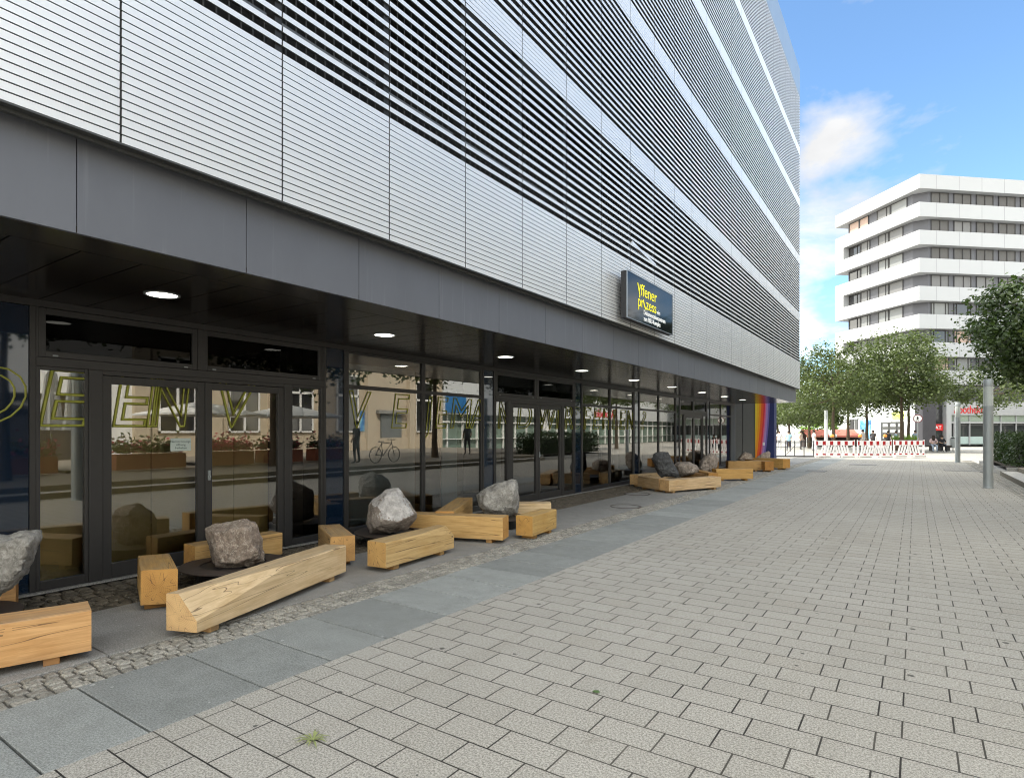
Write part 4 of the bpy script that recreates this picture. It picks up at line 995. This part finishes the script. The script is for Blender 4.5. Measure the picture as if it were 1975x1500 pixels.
# ================================================================== PEOPLE
def person(loc, rz, label, pose='stand', shirt=(.1,.1,.12), legs=(.05,.06,.1), hair=(.03,.02,.015), skin=(.55,.36,.26), h=1.74, long_hair=False, group='people on the square'):
    t = empty('person', loc, rz, label, 'person', group)
    k = h/1.75; V = {}; 
    if pose == 'stand':
        J = dict(pel=(0,0,.95,.145), spi=(0,.01,1.15,.135), che=(0,.01,1.33,.155), nek=(0,0,1.49,.058), hed=(0,-.02,1.60,.095), top=(0,-.01,1.69,.08),
            hl=(-.10,0,.90,.10), kl=(-.11,-.03,.50,.062), al=(-.12,.02,.09,.042), tl=(-.13,-.14,.04,.036), hr=(.10,0,.90,.10), kr=(.12,.03,.50,.062), ar=(.13,.08,.09,.042), tr=(.14,-.08,.04,.036),
            sl=(-.19,.01,1.40,.066), el=(-.24,.03,1.14,.046), wl=(-.23,-.08,.92,.034), fl=(-.22,-.10,.83,.028), sr=(.19,.01,1.40,.066), er=(.25,.02,1.14,.046), wr=(.22,-.12,.95,.034), fr=(.20,-.16,.87,.028))
    else:      # sitting, knees forward (-y)
        J = dict(pel=(0,0,.55,.15), spi=(0,-.02,.74,.14), che=(0,-.07,.93,.155), nek=(0,-.10,1.08,.058), hed=(0,-.14,1.19,.095), top=(0,-.14,1.28,.08),
            hl=(-.10,-.05,.53,.10), kl=(-.13,-.46,.52,.07), al=(-.13,-.50,.10,.044), tl=(-.13,-.63,.05,.036), hr=(.10,-.05,.53,.10), kr=(.14,-.47,.52,.07), ar=(.16,-.40,.10,.044), tr=(.16,-.53,.05,.036),
            sl=(-.19,-.06,1.00,.066), el=(-.25,-.18,.78,.046), wl=(-.12,-.38,.70,.034), fl=(-.06,-.45,.70,.028), sr=(.19,-.06,1.00,.066), er=(.25,-.20,.77,.046), wr=(.10,-.40,.72,.034), fr=(.04,-.46,.72,.028))
    E_ = [('pel','spi'),('spi','che'),('che','nek'),('nek','hed'),('hed','top'),('pel','hl'),('hl','kl'),('kl','al'),('al','tl'),('pel','hr'),('hr','kr'),('kr','ar'),('ar','tr'),('che','sl'),('sl','el'),('el','wl'),('wl','fl'),('che','sr'),('sr','er'),('er','wr'),('wr','fr')]
    names = list(J); me = bpy.data.meshes.new('tmp'); me.from_pydata([tuple(c*k for c in J[n][:3]) for n in names], [(names.index(a), names.index(b)) for a, b in E_], [])
    o = bpy.data.objects.new('tmp', me); COL.objects.link(o)
    md = o.modifiers.new('s', 'SKIN'); md.use_smooth_shade = True
    for n, sv in zip(names, me.skin_vertices[0].data): sv.radius = (J[n][3]*k, J[n][3]*k); sv.use_root = n == 'pel'
    o.modifiers.new('u', 'SUBSURF').levels = 1; o.modifiers['u'].render_levels = 1
    dg = bpy.context.evaluated_depsgraph_get(); dg.update(); bm_ = bpy.data.meshes.new_from_object(o.evaluated_get(dg)); bpy.data.objects.remove(o); bm_.name = 'body'
    bm_.materials.clear()
    ms = [cmat('skin', skin), cmat('shirt', shirt), cmat('trousers', legs), cmat('shoe', (.05,.05,.05))]
    for m_ in ms: bm_.materials.append(m_)
    zc = J['pel'][2]*k; ne = (J['nek'][2]-.01)*k
    for p in bm_.polygons:
        c = p.center; i = 1
        if c.z > ne: i = 0
        elif pose == 'stand':
            if c.z < .09*k: i = 3
            elif c.z < zc*.99 and abs(c.x) < .19*k: i = 2
            elif c.z < 1.2*k and abs(c.x) > .17*k: i = 0
        else:
            if c.z < .09*k: i = 3
            elif c.z < .62*k and c.y > -1 and (abs(c.x) > 0): i = 2
            elif c.z < .8*k and c.y < -.22*k: i = 0
        p.material_index = i; p.use_smooth = True
    b = bpy.data.objects.new('body', bm_); COL.objects.link(b); b.parent = t
    hx, hy, hz = (q*k for q in J['hed'][:3]); q = MB()
    prof = [(.02,.145),(.07,.135),(.10,.10),(.112,.05),(.112,.0),(.10,-.03)] if not long_hair else [(.02,.145),(.07,.135),(.10,.10),(.115,.05),(.118,.0),(.115,-.12),(.10,-.26),(.06,-.3)]
    q.lathe(list(reversed([(r*k, zz*k) for r, zz in prof])), (hx, hy+.028*k, hz), 16); q.build('hair', cmat('hair', hair), t, True, world=False)
    return t
def cmat(n, c):
    key = n+'_'+'_'.join('%02d' % int(x*99) for x in c)
    return MATS.get(key) or plain(key, c, .8, var=.06)
# bench with two people, bin
p = gnd(1812, 868); p = at(1812, CYP, 47); bx = Vector((p.x, p.y, 0)); rzb = math.atan2(E2.y, E2.x)
tb = empty('park_bench', bx, rzb, 'dark low bench with two seated people, in front of the office entrance', 'bench')
m = MB(); m.box(-.95,.95,-.25,.25,.38,.45); m.build('seat', plain('dark_bench_wood', (.05,.028,.02), .6), tb, world=False, bevel=.01)
for x in (-.7,0,.7):
    q = MB(); q.box(x-.05,x+.05,-.2,.2,0,.38); q.build('leg', M_DARK, tb, world=False)
M_ = wm(tb)
pp = M_ @ Vector((-.62,-.05,-.06)); person(pp, rzb-.5, 'person with long dark hair in a light top sitting on the dark bench', 'sit', (.55,.42,.42), (.35,.42,.52), long_hair=True)
pp = M_ @ Vector((.12,-.03,-.06)); person(pp, rzb-.3, 'person in black with a white shoulder strap sitting at the middle of the dark bench', 'sit', (.02,.02,.025), (.02,.02,.025))
p = at(1838, CYP, 47); t = empty('litter_bin', (p.x,p.y,0), 0, 'grey litter bin beside the dark bench', 'bin')
m = MB(); m.lathe([(.2,.25),(.22,.3),(.22,.98),(.2,1.0)], (0,0,0), 20); m.build('body', M_STEEL, t, world=False)
m = MB(); m.lathe([(.03,0),(.03,.25)], (0,0,0), 8); m.build('post', M_DARK, t, world=False); m = MB(); m.lathe([(.16,1.0),(.16,1.05),(.05,1.1)], (0,0,0), 20); m.build('lid', M_DARK, t, world=False)
folk = [(1521,46,.3,(.35,.55,.65),(.03,.03,.05),'person in a light blue shirt beyond the low railing'),
        (1545,50,1.2,(.60,.48,.42),(.10,.09,.09),'person in a pale pink top behind the low railing'),
        (1570,47,2.2,(.62,.62,.64),(.45,.45,.48),'person in white walking at the left end of the leftmost barrier'),
        (1664,49,.9,(.74,.72,.70),(.55,.55,.52),'person in a long white garment behind the middle barrier'),
        (1684,50,2.8,(.04,.035,.035),(.03,.03,.03),'person dressed in black in front of the blue poster'),
        (1713,52,.2,(.05,.05,.06),(.03,.03,.03),'person in dark clothes below the yellow sign'),
        (1728,51,2.0,(.22,.30,.42),(.05,.05,.08),'person in a denim jacket left of the tallest linden trunk'),
        (1765,50,.7,(.34,.40,.56),(.10,.12,.2),'person in a pale blue shirt behind the no-pedestrians sign'),
        (1503,52,.0,(.70,.70,.70),(.4,.4,.4),'person in white far left by the mural pier')]
for px, d, rz, sh, lg, lab in folk:
    p = at(px, CYP, d); person((p.x,p.y,0), rz, lab, 'stand', sh, lg, h=1.62+.12*((px*7) % 3)/2)
# market stall with red roof, low counter, bright shrub
p = at(1606, CYP, 60); ms_ = empty('market_stall', (p.x,p.y,0), .55, 'low market stall with red and white striped awning beyond the leftmost barrier', 'stall')
m = MB(); 
for i in range(8):
    x = -3+.75*i; m.add([(x,-.9,1.15),(x+.75,-.9,1.15),(x+.75,.2,1.75),(x,.2,1.75),(x,-.9,.98),(x+.75,-.9,.98)], [(0,1,2,3),(4,5,1,0)], i % 4 == 3)
m.build('awning', [plain('awning_red', (.62,.20,.15), .7), M_WHITEP], ms_, world=False)
m = MB(); m.box(-3,3,.2,.3,0,1.75); m.box(-3,3,-.5,.2,0,.75); m.build('counter', plain('stall_dark', (.07,.05,.045), .8), ms_, world=False)
for x in (-2.95,-.9,1.1,2.95):
    q = MB(); q.tube((x,-.85,0),(x,-.85,1.2),.03,.03,6); q.build('pole', M_WHITEP, ms_, world=False)
p = at(1583, CYP, 66); sh = empty('shrub', (p.x,p.y,0), 0, 'bright yellow-green shrub above the market stall', 'shrub')
me, cl = crown_mesh('foliage', M_LEAFY, 1.9, 1.2, .95, 34, 60, .2, 33); o = bpy.data.objects.new('foliage', me); COL.objects.link(o); o.parent = sh; o.location = (0,0,1.75)
m = MB()
for (q, kk) in cl[::3]: m.tube((0,0,0), Vector((0,0,1.75))+q*.9, .05, .015, 5)
m.build('stem', M_BARK, sh, world=False)
# plants at the foot of the linden behind the rightmost barrier
p = at(1744, CYP, 47.3); g = empty('planter_box', (p.x,p.y,0), 0, 'planted box with grasses at the foot of the tallest linden', 'planter')
m = MB(); m.box(-.9,.9,.15,.55,0,.9); m.build('box', plain('planter_brown', (.10,.06,.04), .8), g, world=False)
r = random.Random(5); m = MB()
for i in range(260):
    x, y = r.uniform(-.85,.85), r.uniform(.17,.53); L = r.uniform(.25,.55); dx, dy = r.uniform(-.15,.15), r.uniform(-.15,.15)
    m.add([(x-.015,y,.9),(x+.015,y,.9),(x+dx,y+dy,.9+L)], [(0,1,2)])
m.build('foliage', M_LEAFY, g, world=False)
# ================================================================== FAR SIDE OF THE STREET (seen in the shop glass)
mst = plain('sandstone', (.52,.44,.33), .8, var=.1, scale=1.2); mgl = mdk
SB = empty('stone_building', (17,24,0), 0, 'beige sandstone building with tall windows across the street, mirrored in the shop glass', 'building')
m = MB(); m.box(17.35, 30, 13.4, 36, 0, 13); m.box(17.2, 17.35, 13.4, 36, 0, 1.1)
for y in (13.7, 17.4, 21.1, 24.8, 28.5, 32.6, 35.6): m.box(17.0, 17.35, y-.35, y+.35, 0, 12.2)
m.box(16.8, 17.35, 13.4, 36, 12.2, 12.9); m.box(17.1, 17.35, 13.4, 36, 6.4, 6.8); m.build('wall', mst, SB)
for zf in (1.5, 7.3):
    for y in (15.5, 19.2, 22.9, 26.6, 34.1):
        m = MB(); a, b, z0, z1 = y-.95, y+.95, zf, zf+3.9
        for (q0,q1,r0,r1) in ((a,a+.1,z0,z1),(b-.1,b,z0,z1),(y-.06,y+.06,z0,z1),(a,b,z0,z0+.1),(a,b,z1-.1,z1),(a,b,z0+2.4,z0+2.55)): m.box(17.24, 17.345, q0, q1, r0, r1)
        w = m.build('window', M_WHITEP, SB); q = MB(); q.box(17.3, 17.34, a, b, z0, z1); q.build('pane', mgl, w)
m = MB(); m.box(17.22, 17.34, 29.6, 31.6, .3, 2.8); m.build('door', plain('grey_door', (.16,.17,.17), .6), SB); m = MB(); m.box(17.0, 17.34, 29.2, 32.0, 2.85, 3.1); m.build('door_canopy', M_KERB, SB)
m = MB(); m.box(17.30, 17.342, 26.8+.9, 28.1, 1.6, 3.0); m.build('poster', m_poster() if 'blue_poster' not in MATS else MATS['blue_poster'], SB)
BB = empty('barber_building', (17,2,0), 0, 'white flat-fronted shop building with dark shopfront across the street, mirrored in the shop glass', 'building')
m = MB(); m.box(17.3, 30, -22, 13.35, 3.25, 11); m.box(17.3, 30, 11.3, 13.35, 0, 3.25); m.build('wall', M_WHITEP, BB)
m = MB(); m.box(17.8, 29, -22, 11.25, .28, 3.25); m.build('shopfront', plain('shopfront_dark', (.05,.045,.045), .4), BB)
m = MB(); m.box(17.6, 17.8, -22, 11.25, 2.55, 3.2); m.build('sign_band', plain('sign_band_brown', (.07,.055,.05), .6), BB)
text_obj('shop_lettering', 'Barbiers', .42, face_x(17.58, 9.95, 2.72, -1), M_WHITEP, BB, extrude=.01)
m = MB()
for y in range(-20, 11, 3): m.box(17.7, 17.78, y, y+.12, .28, 2.55)
m.build('shopfront_post', M_FRAME, BB)
MBD = empty('glass_building', (17,58,0), 0, 'modern grey and green glass building across the street, mirrored in the far shop glass', 'building')
m = MB(); m.box(17.2, 30, 36.05, 95, 3.0, 12); m.box(17.0, 17.2, 36.05, 95, 3.0, 4.6); m.build('wall', plain('pale_grey_band', (.60,.62,.63), .6), MBD)
m = MB(); m.box(17.6, 29, 36.05, 95, 0, 3.0); m.build('glazing', plain('green_shop_glass', (.16,.22,.18), .2), MBD)
m = MB(); m.box(17.3, 17.6, 36.05, 95, 2.3, 2.42); m.box(17.3, 17.6, 36.05, 95, .9, .96)
m.build('glazing_bar', M_WHITEP, MBD)
for y in range(37, 95, 2): m = MB(); m.box(17.4, 17.58, y, y+.1, 0, 3.0); m.build('mullion', M_WHITEP, MBD)
m = MB(); m.box(16.94, 17.0, 36.3, 38.9, 3.1, 4.5); m.build('blue_sign', plain('blue_sign', (.02,.16,.42), .5), MBD)
text_obj('shop_lettering', 'Apotheke', 1.35, face_x(16.96, 68.6, 3.25, -1), M_REDS, MBD, extrude=.02, width=5.6)
# open and folded parasols, planters, bicycle, people on the terrace
def parasol(x, y, label, open_=True):
    t = empty('parasol', (x,y,.28), 0, label, 'parasol', 'white parasols on the terrace')
    m = MB(); m.tube((0,0,0),(0,0,2.4 if open_ else 3.2),.03,.025,8); m.build('pole', M_STEEL, t, world=False); m = MB(); m.box(-.4,.4,-.4,.4,0,.08); m.build('base', M_DARK, t, world=False)
    m = MB()
    if open_:
        c = (0,0,2.5); ps = [(-1.75,-1.75,1.98),(1.75,-1.75,1.98),(1.75,1.75,1.98),(-1.75,1.75,1.98)]
        m.add([c]+ps+[(p[0],p[1],p[2]-.06) for p in ps]+[(0,0,2.44)], [(0,1,2),(0,2,3),(0,3,4),(0,4,1),(1,5,6,2),(2,6,7,3),(3,7,8,4),(4,8,5,1),(9,6,5),(9,7,6),(9,8,7),(9,5,8)])
    else:
        n = 16; vs = []
        for r0, z in ((.05,3.3),(.16,3.15),(.24,2.4),(.30,1.7),(.36,1.35)):
            for i in range(n): a = 2*math.pi*i/n; q = r0*(1 if i % 2 else .72); vs.append((q*math.cos(a), q*math.sin(a), z))
        m.add(vs, [(k*n+(i+1)%n, k*n+i, (k+1)*n+i, (k+1)*n+(i+1)%n) for k in range(4) for i in range(n)])
    m.build('canopy', M_WHITEP, t, world=False)
parasol(9, 12.3, 'open white parasol mirrored in the middle of the first double door')
parasol(9, 16.3, 'open white parasol mirrored at the right edge of the first double door')
parasol(8, 7.75, 'folded white parasol mirrored in the first side light', False); parasol(8.6, 7.3, 'second folded white parasol mirrored beside the first one', False)
parasol(10, 40.5, 'folded white parasol mirrored in the second double door', False)
def planter(x, y, L, label, fl):
    t = empty('flower_planter', (x,y,.28), 0, label, 'planter', 'flower planters on the terrace')
    m = MB(); m.box(-.3,.3,-L/2,L/2,.05,.55); m.build('box', plain('terracotta', (.30,.10,.055), .8) if 'terracotta' not in MATS else MATS['terracotta'], t, world=False)
    r = random.Random(int(y*10)); m = MB()
    for i in range(1000):
        p = Vector((r.gauss(0,.2), r.uniform(-L/2,L/2), .6+abs(r.gauss(0,.22)))); a = Vector((r.gauss(0,1),r.gauss(0,1),r.gauss(0,1))).normalized(); b = a.orthogonal().normalized(); s_ = .075
        m.add([p-a*s_, p+b*s_*.6, p+a*s_, p-b*s_*.6], [(0,1,2,3)], 1 if r.random() < fl else 0)
    m.build('foliage', [M_LEAF, plain('flower_red', (.45,.03,.08), .6) if 'flower_red' not in MATS else MATS['flower_red']], t, world=False)
for x, y, L, lab, f in ((7.2,9.6,2.2,'terracotta planter mirrored in the left door leaf',.15),(7.2,12.4,1.8,'terracotta planter with red flowers mirrored in the right door leaf',.6),(7.2,14.6,1.8,'terracotta planter mirrored by the right side light',.3),(7.2,17.0,1.8,'terracotta planter mirrored at the blue column',.2),(7.4,6.0,2.0,'terracotta planter mirrored in the first side light',.3)): planter(x, y, L, lab, f)
bt = empty('bicycle', (3.9,17.3,.28), R(90), 'dark bicycle parked on the terrace, mirrored in the window with the pale blue panel', 'bicycle')
def torus(m, c, r0, r1, n=32, k=8):
    vs = [(c[0]+(r0+r1*math.cos(b))*math.cos(a), c[1]+r1*math.sin(b), c[2]+(r0+r1*math.cos(b))*math.sin(a)) for a in [2*math.pi*i/n for i in range(n)] for b in [2*math.pi*j/k for j in range(k)]]
    m.add(vs, [(i*k+j, ((i+1)%n)*k+j, ((i+1)%n)*k+(j+1)%k, i*k+(j+1)%k) for i in range(n) for j in range(k)])
for x in (-.52,.52):
    m = MB(); torus(m, (x,0,.34), .32, .018)
    for i in range(12): a = math.pi*i/6; m.tube((x,0,.34), (x+.31*math.cos(a),0,.34+.31*math.sin(a)), .003, .003, 4)
    m.build('wheel', M_DARK, bt, world=False)
m = MB()
for a, b in (((-.52,0,.34),(-.12,0,.30)),((-.12,0,.30),(.36,0,.80)),((-.12,0,.30),(-.2,0,.84)),((-.2,0,.80),(.36,0,.84)),((-.52,0,.34),(-.2,0,.80)),((.36,0,.90),(.52,0,.34))): m.tube(a, b, .016, .016, 6)
m.build('frame', M_DARK, bt, world=False); m = MB(); m.box(-.33,-.08,-.06,.06,.86,.90); m.build('saddle', M_DARK, bt, world=False, bevel=.02); m = MB(); m.tube((.34,-.25,.96),(.34,.25,.96),.014,.014,6); m.tube((.36,0,.86),(.34,0,.96),.014,.014,6); m.build('handlebar', M_DARK, bt, world=False)
person((4.4,16.2,.28), 1.2, 'person in black beside the mirrored bicycle', 'stand', (.02,.02,.02), (.02,.02,.03), group='people on the terrace')
person((6.5,26.0,.28), 2.0, 'person walking on the terrace, mirrored beside the pale blue panel', 'stand', (.05,.06,.07), (.04,.04,.05), group='people on the terrace')
person((5.0,15.0,.28), .5, 'person in blue mirrored in the blue column panel', 'stand', (.06,.09,.2), (.03,.03,.06), group='people on the terrace')

# ================================================================== LIGHT, SKY, CAMERA
SUN_EL = R(50); SD = Vector((-.80,-.60,0)).normalized()          # horizontal direction towards the sun
sun = bpy.data.lights.new('sun', 'SUN'); sun.energy = 4.6; sun.angle = R(.53); sun.color = (1,.95,.86)
so = bpy.data.objects.new('sun', sun); COL.objects.link(so)
sv = Vector((SD.x*math.cos(SUN_EL), SD.y*math.cos(SUN_EL), math.sin(SUN_EL)))
so.rotation_euler = (-sv).to_track_quat('-Z', 'Y').to_euler(); so.location = (-30,-30,60)
W = bpy.data.worlds.new('World'); SC.world = W; W.use_nodes = True; nt_ = W.node_tree; nt_.nodes.clear()
def wn(t, **k):
    n = nt_.nodes.new(t)
    for a, b in k.items(): setattr(n, a, b)
    return n
sky = wn('ShaderNodeTexSky', sky_type='NISHITA'); sky.sun_disc = False; sky.sun_elevation = SUN_EL; sky.sun_rotation = math.atan2(SD.x, SD.y)
sky.air_density = 1.0; sky.dust_density = .6; sky.ozone_density = 2.5
tc = wn('ShaderNodeTexCoord'); L_ = nt_.links.new
def wmath(op, a, b=None, c=None, clamp=False):
    n = wn('ShaderNodeMath', operation=op); n.use_clamp = clamp
    for i, v in enumerate((a,b,c)):
        if v is None: continue
        if hasattr(v, 'links'): L_(v, n.inputs[i])
        else: n.inputs[i].default_value = v
    return n.outputs[0]
sp = wn('ShaderNodeSeparateXYZ'); L_(tc.outputs['Generated'], sp.inputs[0])
mp = wn('ShaderNodeMapping'); L_(tc.outputs['Generated'], mp.inputs[0]); mp.inputs['Scale'].default_value = (1,1,1.9); mp.inputs['Location'].default_value = CLOUD_LOC if 'CLOUD_LOC' in globals() else (.35,.1,.0)
nz = wn('ShaderNodeTexNoise'); L_(mp.outputs[0], nz.inputs['Vector']); nz.inputs['Scale'].default_value = 4.2; nz.inputs['Detail'].default_value = 9; nz.inputs['Roughness'].default_value = .56; nz.inputs['Distortion'].default_value = .25
# broken cloud: open blue towards the gap beside the office building, unseen bright cloud added overhead and behind to fill the shaded street
def dot(v):
    n = wn('ShaderNodeVectorMath', operation='DOT_PRODUCT'); L_(tc.outputs['Generated'], n.inputs[0]); n.inputs[1].default_value = v; return n.outputs['Value']
gap = wmath('MAXIMUM', wmath('MULTIPLY_ADD', dot((.03,.895,.445)), 6.0, -4.9, True), wmath('MULTIPLY_ADD', dot((.55,.60,.58)), 4.5, -3.6, True))          # 1 in the open blue gap, widened out of view for the louvre reflections
hor = wmath('MULTIPLY_ADD', sp.outputs[2], -3.2, 1.0, True)                 # more cloud low down
thr = wmath('ADD', wmath('MULTIPLY', gap, .215), .40)
thr = wmath('SUBTRACT', thr, wmath('MULTIPLY', hor, .115))
def lobe(px, py, k, amt):
    r_ = Vector(ray(px, py)).normalized(); return wmath('MULTIPLY', wmath('POWER', wmath('MAXIMUM', dot(tuple(r_)), 0.0), k), amt)
thr = wmath('SUBTRACT', thr, lobe(1585, 275, 560, .15)); thr = wmath('SUBTRACT', thr, lobe(1655, 262, 1200, .10)); thr = wmath('SUBTRACT', thr, lobe(1572, 480, 220, .08))
cl_ = wmath('MULTIPLY', wmath('SUBTRACT', nz.outputs[0], thr), 5.5, None, True)
cl_ = wmath('SMOOTH_MIN', cl_, 1.0, .1)
nz2 = wn('ShaderNodeTexNoise'); L_(mp.outputs[0], nz2.inputs['Vector']); nz2.inputs['Scale'].default_value = 9; nz2.inputs['Detail'].default_value = 5
bright = wmath('MULTIPLY_ADD', wmath('SUBTRACT', 1.0, gap), CLOUD_FILL, CLOUD_LO)
bright = wmath('MULTIPLY', bright, wmath('MULTIPLY_ADD', nz2.outputs[0], .5, .75))
ccol = wn('ShaderNodeCombineColor'); 
warm = wmath('SUBTRACT', 1.0, gap); L_(wmath('MULTIPLY', bright, wmath('MULTIPLY_ADD', warm, .03, 1.0)), ccol.inputs[0]); L_(bright, ccol.inputs[1]); L_(wmath('MULTIPLY', bright, wmath('MULTIPLY_ADD', warm, -.11, 1.0)), ccol.inputs[2])
mx = wn('ShaderNodeMix', data_type='RGBA'); L_(cl_, mx.inputs[0]); sg = wn('ShaderNodeMix', data_type='RGBA', blend_type='MULTIPLY'); sg.inputs[0].default_value = 1; L_(sky.outputs[0], sg.inputs[6]); sg.inputs[7].default_value = (1.2,1.42,1.5,1); L_(sg.outputs[2], mx.inputs[6]); L_(ccol.outputs[0], mx.inputs[7])
bg = wn('ShaderNodeBackground'); L_(mx.outputs[2], bg.inputs[0]); bg.inputs[1].default_value = SKY_STR
ow = wn('ShaderNodeOutputWorld'); L_(bg.outputs[0], ow.inputs[0])
cam = bpy.data.cameras.new('camera'); cam.sensor_width = 36; cam.lens = 36*FPX/1975; cam.shift_x = 0; cam.shift_y = (CYP-750)/1975; cam.clip_end = 3000; cam.clip_start = .05
co = bpy.data.objects.new('camera', cam); COL.objects.link(co); co.location = (0,0,EYE); co.rotation_euler = (R(90), 0, YAW); SC.camera = co
SC.view_settings.view_transform = 'Standard'; SC.view_settings.look = 'None'; SC.view_settings.exposure = EXPO; SC.view_settings.gamma = 1
SC.render.engine = 'CYCLES'; SC.cycles.max_bounces = 8; SC.cycles.transparent_max_bounces = 12; SC.cycles.glossy_bounces = 4; SC.cycles.caustics_reflective = False; SC.cycles.caustics_refractive = False
SC.cycles.use_denoising = DENOISE; SC.cycles.filter_width = 1.1
